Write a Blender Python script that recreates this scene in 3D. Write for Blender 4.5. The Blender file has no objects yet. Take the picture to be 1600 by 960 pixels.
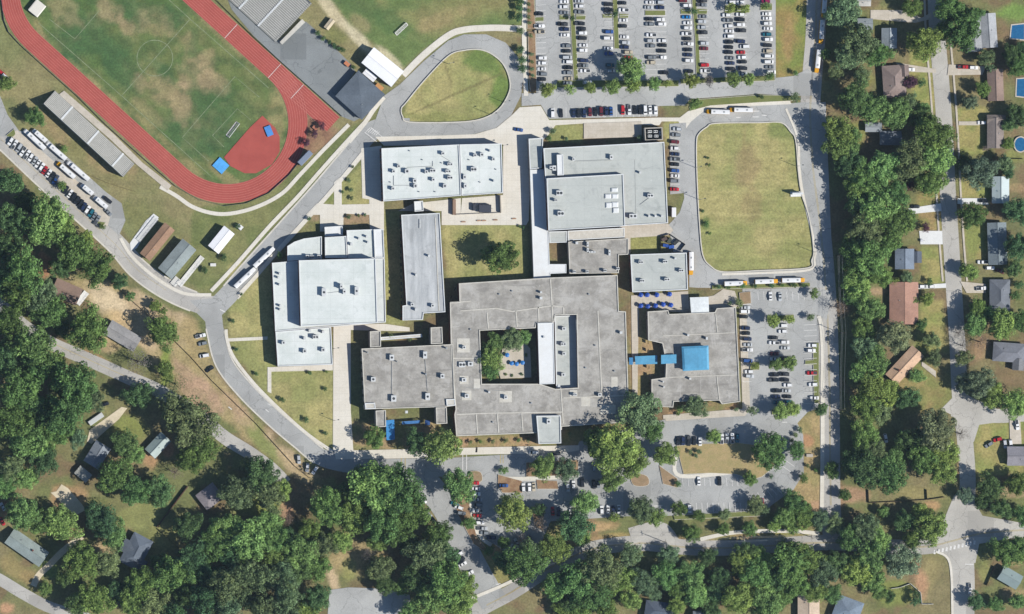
import bpy, bmesh, math, random
import numpy as np
from mathutils import Vector, Matrix
from mathutils.geometry import tessellate_polygon
random.seed(7); rng = np.random.default_rng(7)
S = bpy.context.scene
COL = S.collection
# ---------------------------------------------------------------- camera
# 3 picture units = 1 metre on the ground. The survey aircraft flew high and a little west of the school.
HC, CX, CY = 3000.0, -450.0, 0.0
cam = bpy.data.cameras.new('camera'); camo = bpy.data.objects.new('camera', cam); COL.objects.link(camo)
camo.location = (CX, CY, HC)
cam.sensor_width = 36.0; cam.lens = 36.0*HC/(1600/3.0); cam.shift_x = -CX/(1600/3.0)
cam.clip_start = 10; cam.clip_end = 9000
S.camera = camo
# ---------------------------------------------------------------- sky, sun, exposure
SUN_EL = math.radians(42); SUN_H = Vector((1.0, -0.40))            # towards the sun, east-south-east
world = bpy.data.worlds.new('World'); S.world = world; world.use_nodes = True
wn = world.node_tree
sky = wn.nodes.new('ShaderNodeTexSky'); sky.sky_type = 'NISHITA'; sky.sun_disc = False
sky.sun_elevation = SUN_EL; sky.sun_rotation = math.atan2(SUN_H.x, SUN_H.y)
sky.dust_density = 0.3; sky.ozone_density = 5.0
wn.links.new(sky.outputs[0], wn.nodes['Background'].inputs[0]); wn.nodes['Background'].inputs[1].default_value = 0.078
sun = bpy.data.lights.new('sun', 'SUN'); sun.energy = 4.6; sun.angle = math.radians(0.53); sun.color = (1.0, 0.965, 0.91)
suno = bpy.data.objects.new('sun', sun); COL.objects.link(suno); suno.location = (200, -80, 300)
h = SUN_H.normalized()*math.cos(SUN_EL)
suno.rotation_euler = Vector((-h.x, -h.y, -math.sin(SUN_EL))).to_track_quat('-Z', 'Y').to_euler()
S.view_settings.view_transform = 'Standard'; S.view_settings.look = 'None'
S.view_settings.exposure = 0.62; S.view_settings.gamma = 1.0
KEXP = 1.55
S.cycles.max_bounces = 5; S.cycles.diffuse_bounces = 2; S.cycles.glossy_bounces = 2; S.cycles.transmission_bounces = 2
# ---------------------------------------------------------------- helpers
def W(px, py, z=0.0):
    f = (HC-z)/HC
    return (CX+((px-800)/3.0-CX)*f, CY+((480-py)/3.0-CY)*f, z)
def lin(v):
    v /= 255.0
    return v/12.92 if v <= 0.04045 else ((v+0.055)/1.055)**2.4
def A(r, g, b, k=1.0): return tuple(min(0.85, lin(c)/KEXP*k) for c in (r, g, b))
def pts(s): return [tuple(float(v) for v in p.split(',')) for p in s.split()]
def catmull(P, closed, n=6):
    out = []; m = len(P)
    for i in range(m if closed else m-1):
        g = (lambda k: P[k % m]) if closed else (lambda k: P[min(max(k, 0), m-1)])
        p0, p1, p2, p3 = g(i-1), g(i), g(i+1), g(i+2)
        for k in range(n):
            t = k/n
            out.append(tuple(0.5*(2*p1[a]+(p2[a]-p0[a])*t+(2*p0[a]-5*p1[a]+4*p2[a]-p3[a])*t*t+(3*p1[a]-p0[a]-3*p2[a]+p3[a])*t**3) for a in range(len(p1))))
    if not closed: out.append(tuple(P[-1]))
    return out
def area(P): return 0.5*sum(P[i][0]*P[(i+1) % len(P)][1]-P[(i+1) % len(P)][0]*P[i][1] for i in range(len(P)))
def ccw(P): return P if area(P) > 0 else P[::-1]
def inset(P, d):
    P = ccw(P); n = len(P); out = []
    for i in range(n):
        a, b, c = Vector(P[i-1][:2]), Vector(P[i][:2]), Vector(P[(i+1) % n][:2])
        e1 = (b-a).normalized(); e2 = (c-b).normalized()
        n1 = Vector((-e1.y, e1.x)); n2 = Vector((-e2.y, e2.x)); m = n1+n2
        if m.length < 1e-4: m = n1
        m.normalize(); out.append(tuple(b+m*(d/max(0.35, m.dot(n1)))))
    return out
def inpoly(x, y, P):
    r = False; j = len(P)-1
    for i in range(len(P)):
        if (P[i][1] > y) != (P[j][1] > y) and x < (P[j][0]-P[i][0])*(y-P[i][1])/(P[j][1]-P[i][1])+P[i][0]: r = not r
        j = i
    return r
def link(name, me, parent=None):
    o = bpy.data.objects.new(name, me); COL.objects.link(o)
    if parent: o.parent = parent
    return o
def tag(o, label, cat, group=None):
    o['label'] = label; o['category'] = cat
    if group: o['group'] = group
    return o
def empty(name, loc, rz=0.0, label=None, cat=None, group=None):
    o = bpy.data.objects.new(name, None); COL.objects.link(o); o.location = loc; o.rotation_euler = (0, 0, rz); o.empty_display_size = 1
    if label: tag(o, label, cat, group)
    return o
class MB:
    def __init__(s): s.v = []; s.f = []; s.m = []
    def add(s, vs, fs, mi=0):
        b = len(s.v); s.v += [tuple(v) for v in vs]; s.f += [tuple(i+b for i in f) for f in fs]; s.m += [mi]*len(fs)
    def box(s, x0, x1, y0, y1, z0, z1, mi=0):
        s.add([(x0,y0,z0),(x1,y0,z0),(x1,y1,z0),(x0,y1,z0),(x0,y0,z1),(x1,y0,z1),(x1,y1,z1),(x0,y1,z1)],
              [(3,2,1,0),(4,5,6,7),(0,1,5,4),(1,2,6,5),(2,3,7,6),(3,0,4,7)], mi)
    def bar(s, p, q, w, h, mi=0):                                   # box along p->q
        p, q = Vector(p), Vector(q); d = (q-p); n = Vector((-d.y, d.x, 0))
        if n.length < 1e-6: n = Vector((1, 0, 0))
        n = n.normalized()*w/2; u = n.cross(d).normalized()*h/2
        if u.z < 0: u = -u
        vs = [p-n-u, q-n-u, q+n-u, p+n-u, p-n+u, q-n+u, q+n+u, p+n+u]
        s.add(vs, [(3,2,1,0),(4,5,6,7),(0,1,5,4),(1,2,6,5),(2,3,7,6),(3,0,4,7)], mi)
    def cyl(s, x, y, z0, z1, r0, r1, n=10, mi=0):
        a = [2*math.pi*i/n for i in range(n)]
        s.add([(x+r0*math.cos(t), y+r0*math.sin(t), z0) for t in a]+[(x+r1*math.cos(t), y+r1*math.sin(t), z1) for t in a],
              [(i, (i+1) % n, n+(i+1) % n, n+i) for i in range(n)]+[tuple(range(n, 2*n)), tuple(range(n-1, -1, -1))], mi)
    def flat(s, P, z, holes=(), mi=0, up=True):
        loops = [[Vector((x, y, 0)) for x, y in L] for L in [P]+list(holes)]
        T = tessellate_polygon(loops); vs = [(v.x, v.y, z) for L in loops for v in L]; fs = []
        for t in T:
            a, b, c = (vs[i] for i in t)
            cr = (b[0]-a[0])*(c[1]-a[1])-(b[1]-a[1])*(c[0]-a[0])
            fs.append(t if (cr > 0) == up else t[::-1])
        s.add(vs, fs, mi)
    def prism(s, P, z0, z1, holes=(), mi=0, top=True, bottom=False):
        P = ccw(P)
        if top: s.flat(P, z1, holes, mi)
        if bottom: s.flat(P, z0, holes, mi, up=False)
        for L, sg in [(P, 1)]+[(ccw(Q), -1) for Q in holes]:
            n = len(L)
            s.add([(x, y, z0) for x, y in L]+[(x, y, z1) for x, y in L],
                  [((i, (i+1) % n, n+(i+1) % n, n+i) if sg > 0 else (i, n+i, n+(i+1) % n, (i+1) % n)) for i in range(n)], mi)
    def mesh(s, name, mats):
        me = bpy.data.meshes.new(name); me.from_pydata(s.v, [], s.f)
        for m in (mats if isinstance(mats, (list, tuple)) else [mats]): me.materials.append(m)
        if any(s.m): me.polygons.foreach_set('material_index', s.m)
        me.update(); return me
    def build(s, name, mats, parent=None): return link(name, s.mesh(name, mats), parent)
# ---------------------------------------------------------------- materials
class NT:
    def __init__(s, name):
        s.m = bpy.data.materials.new(name); s.m.use_nodes = True; s.t = s.m.node_tree; s.b = s.t.nodes['Principled BSDF']
        s.b.inputs['Specular IOR Level'].default_value = 0.25
    def n(s, k, **kw):
        o = s.t.nodes.new(k)
        for a, v in kw.items(): setattr(o, a, v)
        return o
    def l(s, a, b): s.t.links.new(a, b)
    def val(s, sock, v):
        if hasattr(v, 'links'): s.l(v, sock)
        else: sock.default_value = (*v, 1) if isinstance(v, tuple) and len(v) == 3 and sock.type == 'RGBA' else v
    def pos(s):
        if not hasattr(s, '_p'): s._p = s.n('ShaderNodeNewGeometry').outputs['Position']
        return s._p
    def noise(s, scale, detail=4, rough=0.6, vec=None, dist=0.0, stretch=None):
        o = s.n('ShaderNodeTexNoise'); v = vec or s.pos()
        if stretch:
            mp = s.n('ShaderNodeMapping'); mp.inputs['Scale'].default_value = stretch; s.l(v, mp.inputs['Vector']); v = mp.outputs[0]
        s.l(v, o.inputs['Vector']); o.inputs['Scale'].default_value = scale; o.inputs['Detail'].default_value = detail
        o.inputs['Roughness'].default_value = rough; o.inputs['Distortion'].default_value = dist
        return o.outputs['Fac']
    def ramp(s, f, a, b, va=0.0, vb=1.0):
        o = s.n('ShaderNodeMapRange'); s.l(f, o.inputs['Value'])
        for i, v in zip(('From Min','From Max','To Min','To Max'), (a, b, va, vb)): o.inputs[i].default_value = v
        o.interpolation_type = 'SMOOTHSTEP'
        return o.outputs[0]
    def mix(s, f, a, b, mode='MIX'):
        o = s.n('ShaderNodeMix', data_type='RGBA', blend_type=mode)
        s.val(o.inputs[0], f); s.val(o.inputs[6], a); s.val(o.inputs[7], b); return o.outputs[2]
    def mul(s, c, f):
        o = s.n('ShaderNodeVectorMath', operation='SCALE'); s.val(o.inputs[0], c); s.val(o.inputs['Scale'], f); return o.outputs[0]
    def out(s, c, rough=0.9):
        s.val(s.b.inputs['Base Color'], c); s.b.inputs['Roughness'].default_value = rough; return s.m
    def bump(s, f, strength, dist):
        o = s.n('ShaderNodeBump'); o.inputs['Strength'].default_value = strength; o.inputs['Distance'].default_value = dist
        s.l(f, o.inputs['Height']); s.l(o.outputs[0], s.b.inputs['Normal'])
def m_ground():
    t = NT('ground_cover'); a = t.n('ShaderNodeAttribute', attribute_name='cover').outputs['Color']
    f1 = t.ramp(t.noise(0.9, 5, 0.75), 0.28, 0.72, 0.72, 1.28); f2 = t.ramp(t.noise(0.16, 4, 0.6), 0.3, 0.7, 0.86, 1.14)
    c = t.mul(t.mul(a, f1), f2)
    c = t.mix(t.ramp(t.noise(0.35, 5, 0.7), 0.52, 0.72, 0, 0.35), c, A(88, 98, 58))
    t.bump(t.noise(2.2, 3), 0.5, 0.12); return t.out(c, 0.95)
def m_mottle(name, c1, c2, scale=0.12, fine=1.5, amp=0.12, rough=0.9, spots=None, stretch=None, joints=0.0):
    t = NT(name); c = t.mix(t.ramp(t.noise(scale, 5, 0.65, stretch=stretch), 0.3, 0.7), c1, c2)
    c = t.mul(c, t.ramp(t.noise(fine, 4, 0.7), 0.25, 0.75, 1-amp, 1+amp))
    for sp_ in (spots if isinstance(spots, list) else [spots] if spots else []):
        st_ = sp_[4] if len(sp_) > 4 else None; c = t.mix(t.ramp(t.noise(sp_[0], 5, 0.65, dist=1.0, stretch=st_), sp_[1], sp_[1]+0.12, 0, sp_[2]), c, sp_[3])
    if joints:
        br = t.n('ShaderNodeTexBrick'); br.offset = 0.0; br.inputs['Scale'].default_value = 1.0; br.inputs['Mortar Size'].default_value = 0.1
        br.inputs['Brick Width'].default_value = joints; br.inputs['Row Height'].default_value = joints
        br.inputs['Color1'].default_value = br.inputs['Color2'].default_value = (1,1,1,1); br.inputs['Mortar'].default_value = (.9,.9,.9,1)
        t.l(t.pos(), br.inputs['Vector']); c = t.mix(1.0, c, br.outputs['Color'], 'MULTIPLY')
    return t.out(c, rough)
def m_haze(d):
    m = bpy.data.materials.new('haze_air'); m.use_nodes = True; t = m.node_tree; t.nodes.remove(t.nodes['Principled BSDF'])
    v = t.nodes.new('ShaderNodeVolumePrincipled'); v.inputs['Color'].default_value = (.62,.80,1.0,1); v.inputs['Density'].default_value = d; v.inputs['Anisotropy'].default_value = 0.1
    t.links.new(v.outputs[0], t.nodes['Material Output'].inputs['Volume']); return m
def m_asphalt(name, c, patch=0.0):
    t = NT(name); k = t.mix(t.ramp(t.noise(0.05, 5, 0.6), 0.3, 0.7), tuple(v*0.86 for v in c), tuple(v*1.12 for v in c))
    k = t.mul(k, t.ramp(t.noise(1.8, 4, 0.7), 0.25, 0.75, 0.9, 1.1))
    k = t.mix(t.ramp(t.noise(0.11, 5, 0.65, dist=2.0), 0.58, 0.75, 0, 0.45), k, tuple(v*0.62 for v in c))
    v = t.n('ShaderNodeTexVoronoi', feature='DISTANCE_TO_EDGE'); v.inputs['Scale'].default_value = 0.075; v.inputs['Randomness'].default_value = 1.0
    d = t.n('ShaderNodeVectorMath', operation='ADD'); t.l(t.pos(), d.inputs[0])
    nz = t.n('ShaderNodeTexNoise'); t.l(t.pos(), nz.inputs['Vector']); nz.inputs['Scale'].default_value = 0.3
    sc = t.n('ShaderNodeVectorMath', operation='SCALE'); t.l(nz.outputs['Color'], sc.inputs[0]); sc.inputs['Scale'].default_value = 4.0; t.l(sc.outputs[0], d.inputs[1])
    t.l(d.outputs[0], v.inputs['Vector'])
    k = t.mix(t.ramp(v.outputs['Distance'], 0.0, 0.016, 0.5, 0.0), k, tuple(x*0.42 for x in c))
    pv = t.n('ShaderNodeTexVoronoi', distance='CHEBYCHEV'); pv.inputs['Scale'].default_value = 0.045; t.l(t.pos(), pv.inputs['Vector'])
    sp = t.n('ShaderNodeSeparateColor'); t.l(pv.outputs['Color'], sp.inputs[0]); near = t.ramp(pv.outputs['Distance'], 0.30, 0.31, 1.0, 0.0)
    pm_ = t.n('ShaderNodeMath', operation='MULTIPLY'); t.l(t.ramp(sp.outputs[0], 0.80, 0.82), pm_.inputs[0]); t.l(near, pm_.inputs[1])
    k = t.mix(t.ramp(pm_.outputs[0], 0, 1, 0, 0.55), k, tuple(x*0.68 for x in c))
    k = t.mix(t.ramp(t.noise(0.45, 5, 0.75, dist=0.6), 0.60, 0.74, 0, 0.4), k, tuple(x*0.55 for x in c))
    k = t.mix(t.ramp(t.noise(0.03, 4, 0.6), 0.55, 0.7, 0, 0.45), k, tuple(min(.8, x*1.2) for x in c))
    return t.out(k, 0.85)
def m_plain(name): return m_obj(name, 0.5, 0.03, 1.0)
def m_obj(name, rough=0.6, amp=0.1, scale=1.2, coat=0.0, metal=0.0, seam=0.0):
    t = NT(name); oi = t.n('ShaderNodeObjectInfo').outputs['Color']; c = oi
    if amp:
        c = t.mul(c, t.ramp(t.noise(scale, 4, 0.7), 0.25, 0.75, 1-amp, 1+amp)); c = t.mul(c, t.ramp(t.noise(0.15, 4, 0.6), 0.3, 0.7, 1-amp, 1+amp))
    if seam:
        w = t.n('ShaderNodeTexWave', wave_type='BANDS'); w.inputs['Scale'].default_value = seam; tc = t.n('ShaderNodeTexCoord').outputs['Object']
        t.l(tc, w.inputs['Vector']); c = t.mul(c, t.ramp(w.outputs['Fac'], 0.0, 0.25, 0.82, 1.0))
    t.b.inputs['Coat Weight'].default_value = coat; t.b.inputs['Coat Roughness'].default_value = 0.1; t.b.inputs['Metallic'].default_value = metal
    return t.out(c, rough)
def m_leaf(name, trans=0.30):
    t = NT(name); oi = t.n('ShaderNodeObjectInfo'); g = t.n('ShaderNodeNewGeometry'); tc = t.n('ShaderNodeTexCoord').outputs['Object']
    c = t.mul(oi.outputs['Color'], t.ramp(g.outputs['Random Per Island'], 0, 1, 0.62, 1.42))
    c = t.mul(c, t.ramp(t.noise(2.6, 2, 0.5, vec=tc), 0.3, 0.7, 0.72, 1.3))
    c = t.mix(t.ramp(t.noise(1.3, 2, 0.5, vec=tc), 0.5, 0.75, 0, 0.3), c, t.mix(1.0, c, (1.6, 1.25, 0.8), 'MULTIPLY'))
    t.out(c, 0.75)
    tr = t.n('ShaderNodeBsdfTranslucent'); t.l(c, tr.inputs['Color']); ms = t.n('ShaderNodeMixShader'); ms.inputs[0].default_value = trans
    o = t.t.nodes['Material Output']; t.l(t.b.outputs[0], ms.inputs[1]); t.l(tr.outputs[0], ms.inputs[2]); t.l(ms.outputs[0], o.inputs['Surface'])
    return t.m
M = {}
M['ground'] = m_ground()
M['asphalt'] = m_asphalt('worn_asphalt', A(180,180,176))
M['asphalt2'] = m_asphalt('drive_asphalt', A(174,174,170))
M['asphalt_dk'] = m_asphalt('stand_asphalt', A(138,142,141))
M['road'] = m_asphalt('road_asphalt', A(186,182,174))
M['lightroad'] = m_asphalt('pale_road', A(190,186,177))
M['concrete'] = m_mottle('concrete', A(222,215,199), A(232,226,212), 0.1, 1.5, 0.06, joints=3.0, spots=(0.08,0.62,0.35,A(185,176,158)))
M['gutter'] = m_mottle('kerb_concrete', A(208,202,187), A(222,216,203), 0.3, 2.0, 0.1)
M['patio'] = m_mottle('patio_concrete', A(196,186,168), A(212,202,186), 0.2, 1.5, 0.08, joints=2.0)
M['bright'] = m_mottle('new_concrete', A(226,226,222), A(238,238,234), 0.2, 1.5, 0.05)
M['dirt'] = m_mottle('bare_soil', A(168,142,112), A(150,128,98), 0.25, 1.5, 0.15, spots=(0.3,0.55,0.4,A(120,125,75)))
M['sand'] = m_mottle('pale_gravel', A(226,212,182), A(210,196,166), 0.3, 1.8, 0.1)
M['mulch'] = m_mottle('mulch_bed', A(140,108,82), A(165,138,105), 0.3, 1.6, 0.15)
M['drygrass'] = m_mottle('dry_grass', A(180,158,114), A(160,148,100), 0.25, 1.5, 0.14, spots=(0.3,0.58,0.4,A(140,138,84)))
M['lawn'] = m_mottle('mown_lawn', A(128,132,78), A(112,122,68), 0.2, 1.6, 0.16)
M['track'] = m_mottle('track_rubber', A(182,90,79), A(170,82,72), 0.15, 1.2, 0.06, spots=(0.05,0.6,0.4,A(200,108,94)))
M['line'] = m_mottle('white_paint', A(240,238,232), A(212,210,204), 1.0, 3.0, 0.1)
M['trackline'] = m_mottle('lane_paint', A(218,150,138), A(205,135,124), 0.6, 3.0, 0.1)
M['fieldline'] = m_mottle('field_chalk', A(160,170,138), A(118,130,94), 0.4, 3.0, 0.2)
M['yellowline'] = m_mottle('yellow_paint', A(196,176,110), A(180,160,100), 1.0, 3.0, 0.1)
M['white_roof'] = m_mottle('white_membrane', A(212,218,212), A(228,232,227), 0.09, 0.8, 0.03, 0.6, spots=[(0.16,0.57,0.4,A(184,192,188)), (0.35,0.62,0.35,A(176,184,180)), (0.22,0.60,0.3,A(190,196,190),(0.12,1,1))], joints=6.0)
M['grey_roof'] = m_mottle('grey_membrane', A(186,190,184), A(198,201,194), 0.06, 0.8, 0.04, 0.7, spots=[(0.13,0.53,0.5,A(164,168,163)), (0.3,0.6,0.5,A(208,211,206)), (0.25,0.58,0.45,A(158,162,158),(0.12,1,1))], joints=9.0)
M['strip_roof'] = m_mottle('streaked_membrane', A(170,173,173), A(206,208,207), 0.3, 1.0, 0.06, 0.8, spots=(0.12,0.55,0.5,A(156,158,157)), stretch=(1.0,0.12,1.0))
M['gravel_roof'] = m_mottle('gravel_roof', A(150,146,138), A(187,183,174), 0.13, 0.9, 0.12, 0.95, spots=[(0.22,0.56,0.6,A(138,134,127)), (0.07,0.55,0.55,A(196,193,186)), (0.35,0.60,0.7,A(202,199,192)), (0.25,0.58,0.5,A(132,128,122),(0.15,1,1)), (0.28,0.60,0.5,A(198,195,188),(1,0.12,1))])
M['tan_roof'] = m_mottle('pale_coping', A(216,212,200), A(200,195,182), 0.4, 1.5, 0.08)
M['coping'] = m_mottle('coping_white', A(232,234,232), A(220,223,222), 0.3, 1.5, 0.04, 0.5)
M['canopy_white'] = m_mottle('canopy_white', A(236,238,236), A(228,228,224), 0.2, 1.0, 0.03, 0.5)
M['brick'] = m_mottle('red_brick', A(128,84,72), A(110,72,62), 0.8, 4.0, 0.15)
M['stucco'] = m_mottle('pale_wall', A(190,184,172), A(176,170,158), 0.5, 3.0, 0.08)
M['siding'] = m_obj('painted_siding', 0.7, 0.06, 2.0)
M['shingle'] = m_obj('shingle_roof', 0.9, 0.14, 1.4)
M['metalroof'] = m_obj('metal_roof', 0.45, 0.06, 0.8, seam=1.2)
M['unit'] = m_mottle('rooftop_unit_metal', A(222,224,222), A(204,206,204), 0.5, 2.0, 0.06, 0.45)
M['dark'] = m_mottle('dark_metal', A(58,62,66), A(72,76,80), 0.5, 2.0, 0.1, 0.5)
M['galv'] = m_mottle('galvanised_steel', A(168,172,172), A(150,154,156), 0.8, 3.0, 0.08, 0.4)
M['paint'] = m_obj('car_paint', 0.35, 0.0, coat=0.5)
M['glass'] = m_mottle('tinted_glass', (0.012,0.016,0.02), (0.02,0.025,0.03), 0.8, 2.0, 0.05, 0.12)
M['tyre'] = m_mottle('tyre_rubber', (0.02,0.02,0.02), (0.03,0.03,0.03), 0.8, 2.0, 0.05)
M['buswhite'] = m_mottle('bus_roof_white', A(240,240,238), A(232,232,230), 0.4, 2.0, 0.03, 0.45)
M['busyellow'] = m_mottle('bus_yellow', A(228,168,30), A(222,158,26), 0.4, 2.0, 0.05, 0.4)
M['blue'] = m_obj('blue_sheet', 0.5, 0.1, 0.7, seam=0.45)
M['wood'] = m_obj('timber', 0.85, 0.14, 2.0)
M['leaf'] = m_leaf('foliage')
M['bark'] = m_mottle('bark', A(92,78,64), A(74,62,52), 1.0, 4.0, 0.2)
M['water'] = m_mottle('pool_water', A(50,112,156), A(40,98,144), 0.8, 3.0, 0.05, 0.08)
M['soil_roof'] = m_mottle('court_floor', A(176,150,122), A(160,136,108), 0.3, 1.6, 0.1)
M['bleacher'] = m_mottle('bleacher_aluminium', A(156,155,147), A(170,168,160), 0.3, 1.2, 0.06, 0.55)
M['plank'] = m_mottle('bleacher_bench', A(212,211,203), A(198,197,189), 0.5, 1.5, 0.06, 0.45)
M['whiteroof2'] = m_plain('white_coated_metal')
# ---------------------------------------------------------------- ground
_lat = {}
def vnoise(x, y, s, seed):                                          # value noise, smooth
    if seed not in _lat: _lat[seed] = np.random.default_rng(seed).random((256, 256))
    g = _lat[seed]; u = x/s+1000; v = y/s+1000
    i = np.floor(u).astype(int); j = np.floor(v).astype(int); fu = u-i; fv = v-j
    fu = fu*fu*(3-2*fu); fv = fv*fv*(3-2*fv); i0, i1, j0, j1 = i % 256, (i+1) % 256, j % 256, (j+1) % 256
    return (g[i0, j0]*(1-fu)+g[i1, j0]*fu)*(1-fv)+(g[i0, j1]*(1-fu)+g[i1, j1]*fu)*fv
def fbm(x, y, s, seed, o=4):
    r = 0; a = 0.5; t = 0
    for k in range(o): r = r+a*vnoise(x, y, s/2**k, seed+k); t += a; a *= 0.55
    return r/t
gx = np.concatenate([[-3200, -1600, -500, -200], np.arange(-60, 1663, 3.0), [1800, 2200, 3200, 4800]])
gy = np.concatenate([[-3500, -1600, -500, -200], np.arange(-60, 1023, 3.0), [1160, 1500, 2600, 4400]])
GX, GY = np.meshgrid(gx, gy)
C = np.zeros(GX.shape+(3,))
def rgb(c): return np.array(A(*c, 1.12))
WX = GX+(fbm(GX, GY, 24, 11)-0.5)*14; WY = GY+(fbm(GX, GY, 24, 31)-0.5)*14
def blend(mask, c, c2=None, s=40, seed=50):
    col = rgb(c)
    if c2 is not None:
        n = np.clip((fbm(GX, GY, s, seed)-0.36)/0.28, 0, 1)[..., None]; col = col*(1-n)+rgb(c2)*n
    C[:] = C*(1-mask[..., None])+col*mask[..., None]
def pmask(P, warp=1.0):
    X = GX+(WX-GX)*warp; Y = GY+(WY-GY)*warp; r = np.zeros(GX.shape, bool); j = len(P)-1
    for i in range(len(P)):
        (x1, y1), (x2, y2) = P[i], P[j]
        if y1 != y2: r ^= ((y1 > Y) != (y2 > Y)) & (X < (x2-x1)*(Y-y1)/(y2-y1)+x1)
        j = i
    m = r.astype(float); k = m.copy()
    for a in (0, 1): k = (np.roll(k, 1, a)+k*2+np.roll(k, -1, a))/4
    return k
def poly_cover(s, c, c2=None, sc=40, seed=50, warp=0.35, k=1.0): blend(pmask(pts(s), warp)*k, c, c2, sc, seed)
def spot(x, y, rx, ry, c, ang=0, k=0.8, ragged=1.0):
    a = math.radians(ang); dx = GX-x; dy = GY-y
    u = (dx*math.cos(a)+dy*math.sin(a))/rx; v = (-dx*math.sin(a)+dy*math.cos(a))/ry
    d = np.sqrt(u*u+v*v)+(fbm(GX, GY, 22, 71)-0.5)*1.1*ragged
    blend(np.clip((1.15-d)/0.5, 0, 1)*k, c)
# yards and woodland floor by default
blend(np.ones(GX.shape), (112,116,72), (132,122,86), 70, 81)
blend(np.clip((fbm(GX, GY, 46, 91)-0.55)/0.1, 0, 1)*0.7, (126,102,78))
# stadium surroundings
poly_cover('-60,-60 840,-60 822,60 700,60 540,260 480,330 430,390 330,470 240,440 180,340 0,200 -60,180', (122,124,80), (138,130,90), 60, 101)
poly_cover('0,100 60,135 70,165 20,150 0,160', (142,134,92), warp=1)
poly_cover('500,-10 650,-10 820,-10 818,42 720,45 660,80 625,110 560,50', (104,122,70), (138,132,86), 90, 111, 0.6)
spot(560,5,45,26,(86,108,62),30); spot(640,0,60,22,(84,112,60),0,0.6); spot(690,28,40,14,(160,142,100),-20,0.6); spot(615,40,34,18,(82,110,62),30,0.6)
spot(520,20,10,46,(198,184,150),-38,0.85,0.6); spot(560,60,9,40,(204,192,160),-42,0.8,0.6); spot(610,95,9,34,(200,188,156),-45,0.8,0.6); spot(560,35,20,14,(160,140,104),40,0.5)
spot(525,55,22,16,(118,122,70),40,0.7)
# running-track infield
DV = Vector((0.74, 0.673)).normalized(); NV = Vector((DV.y, -DV.x))
def tp(d, n): return (DV.x*d+NV.x*n, DV.y*d+NV.y*n)                 # stadium axes -> picture units
def stadium(r, seg=28, d0=81, d1=393, nc=96.4):
    P = [tp(d1+r*math.sin(t), nc-r*math.cos(t)) for t in [math.pi*i/seg for i in range(seg+1)]]
    return P+[tp(d0-r*math.sin(t), nc+r*math.cos(t)) for t in [math.pi*i/seg for i in range(seg+1)]]
inf = stadium(96)
blend(pmask(inf, 0), (88,110,60), (106,116,68), 50, 121)
for x, y, a, b in ((150,60,60,34),(190,110,50,26),(330,165,46,44),(350,215,40,30),(300,215,50,30),(110,70,30,24),(120,110,40,14),(210,20,30,24),(270,30,24,20),(255,110,22,14)): spot(x, y, a, b, (68,98,58), 42, 0.75)
for x, y, a, b, k in ((178,22,22,16,.9),(195,38,16,10,.8),(243,34,22,18,.6),(292,62,20,18,.6),(308,118,30,22,.8),(262,148,46,18,.75),(220,128,16,12,.7),(100,18,26,16,.6),(318,100,14,24,.7),(335,130,22,14,.6),(230,175,26,9,.5),(60,60,14,8,.5),(280,160,16,22,.5)): spot(x, y, a*1.15, b*1.15, (172,148,114), 42, k*.6, 1.7)
for x, y, a, b in ((440,160,16,30),(430,195,12,26),(352,275,40,9),(300,262,26,8),(60,45,7,20),(245,210,60,6),(160,140,60,5),(350,60,60,5)): spot(x, y, a, b, (152,140,96), 42 if b < 10 else -20, 0.7)
mm = pmask(inf, 0)
blend(mm*np.clip((fbm(GX, GY, 30, 301)-0.5)/0.16, 0, 1)*0.18, (150,136,98)); blend(mm*np.clip((fbm(GX, GY, 16, 311)-0.52)/0.14, 0, 1)*0.5, (72,96,56))
poly_cover('455,150 470,160 530,205 505,235 470,265 455,250', (138,104,82), (150,122,92), 20, 131, 0.3)
poly_cover('60,165 90,180 215,262 212,285 180,280 100,235 50,190', (150,134,96), (132,128,84), 24, 141)
poly_cover('300,330 420,300 480,250 560,190 580,200 470,320 390,400 330,462 290,440', (126,126,80), (110,118,70), 34, 151)
spot(235,345,50,26,(124,124,78),40); spot(300,420,40,30,(118,122,76),0)
# campus lawns, dry and mown
DRY, GRN = (166,157,104), (144,145,90)
for s in ('625,200 640,150 705,80 770,80 800,120 798,160 765,195 640,195', '1085,190 1245,188 1275,390 1265,425 1110,425 1088,380', '690,350 822,345 824,440 700,440',
          '355,415 425,400 432,575 420,620 360,540', '418,575 524,568 524,706 480,680 420,620', '480,330 600,230 600,330', '600,330 632,330 632,510 600,510',
          '860,195 915,195 910,222 855,225', '1035,190 1080,185 1062,232 1040,225'):
    poly_cover(s, DRY, GRN, 46, 161, 0.0)
spot(760,95,32,22,(104,124,64),20,.95); spot(782,140,16,36,(104,126,62),10,.95); spot(710,148,92,2.2,(118,110,72),-24,.7,.3); spot(700,116,2.2,20,(118,110,72),-20,.7,.3); spot(690,185,60,10,(128,132,76),0,.6); spot(1225,200,26,20,(112,128,70),0,.7); spot(1240,390,28,26,(128,134,78),0,.6)
spot(1165,260,24,36,(150,128,94),0,.55); spot(1170,325,18,30,(146,124,90),0,.45); spot(1103,348,6,10,(98,116,62),0,.8); spot(735,370,34,16,(130,134,76),0,.5); spot(510,308,10,8,(112,126,66),0,.8)
spot(365,560,18,30,(124,128,76),20,.6); spot(470,690,40,14,(130,132,80),30,.5); spot(440,610,20,20,(166,152,104),0,.5)
poly_cover('480,335 500,335 498,360 470,362', (150,128,98), (128,126,80), 16, 171)
poly_cover('537,334 578,332 578,350 537,352', (158,134,104), None, 20, 171)
# north lot east verge
poly_cover('1210,-10 1264,-10 1258,112 1212,124', (120,130,66), (150,132,80), 30, 181, 0.2); spot(1232,60,10,40,(160,132,88),0,.7)
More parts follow.
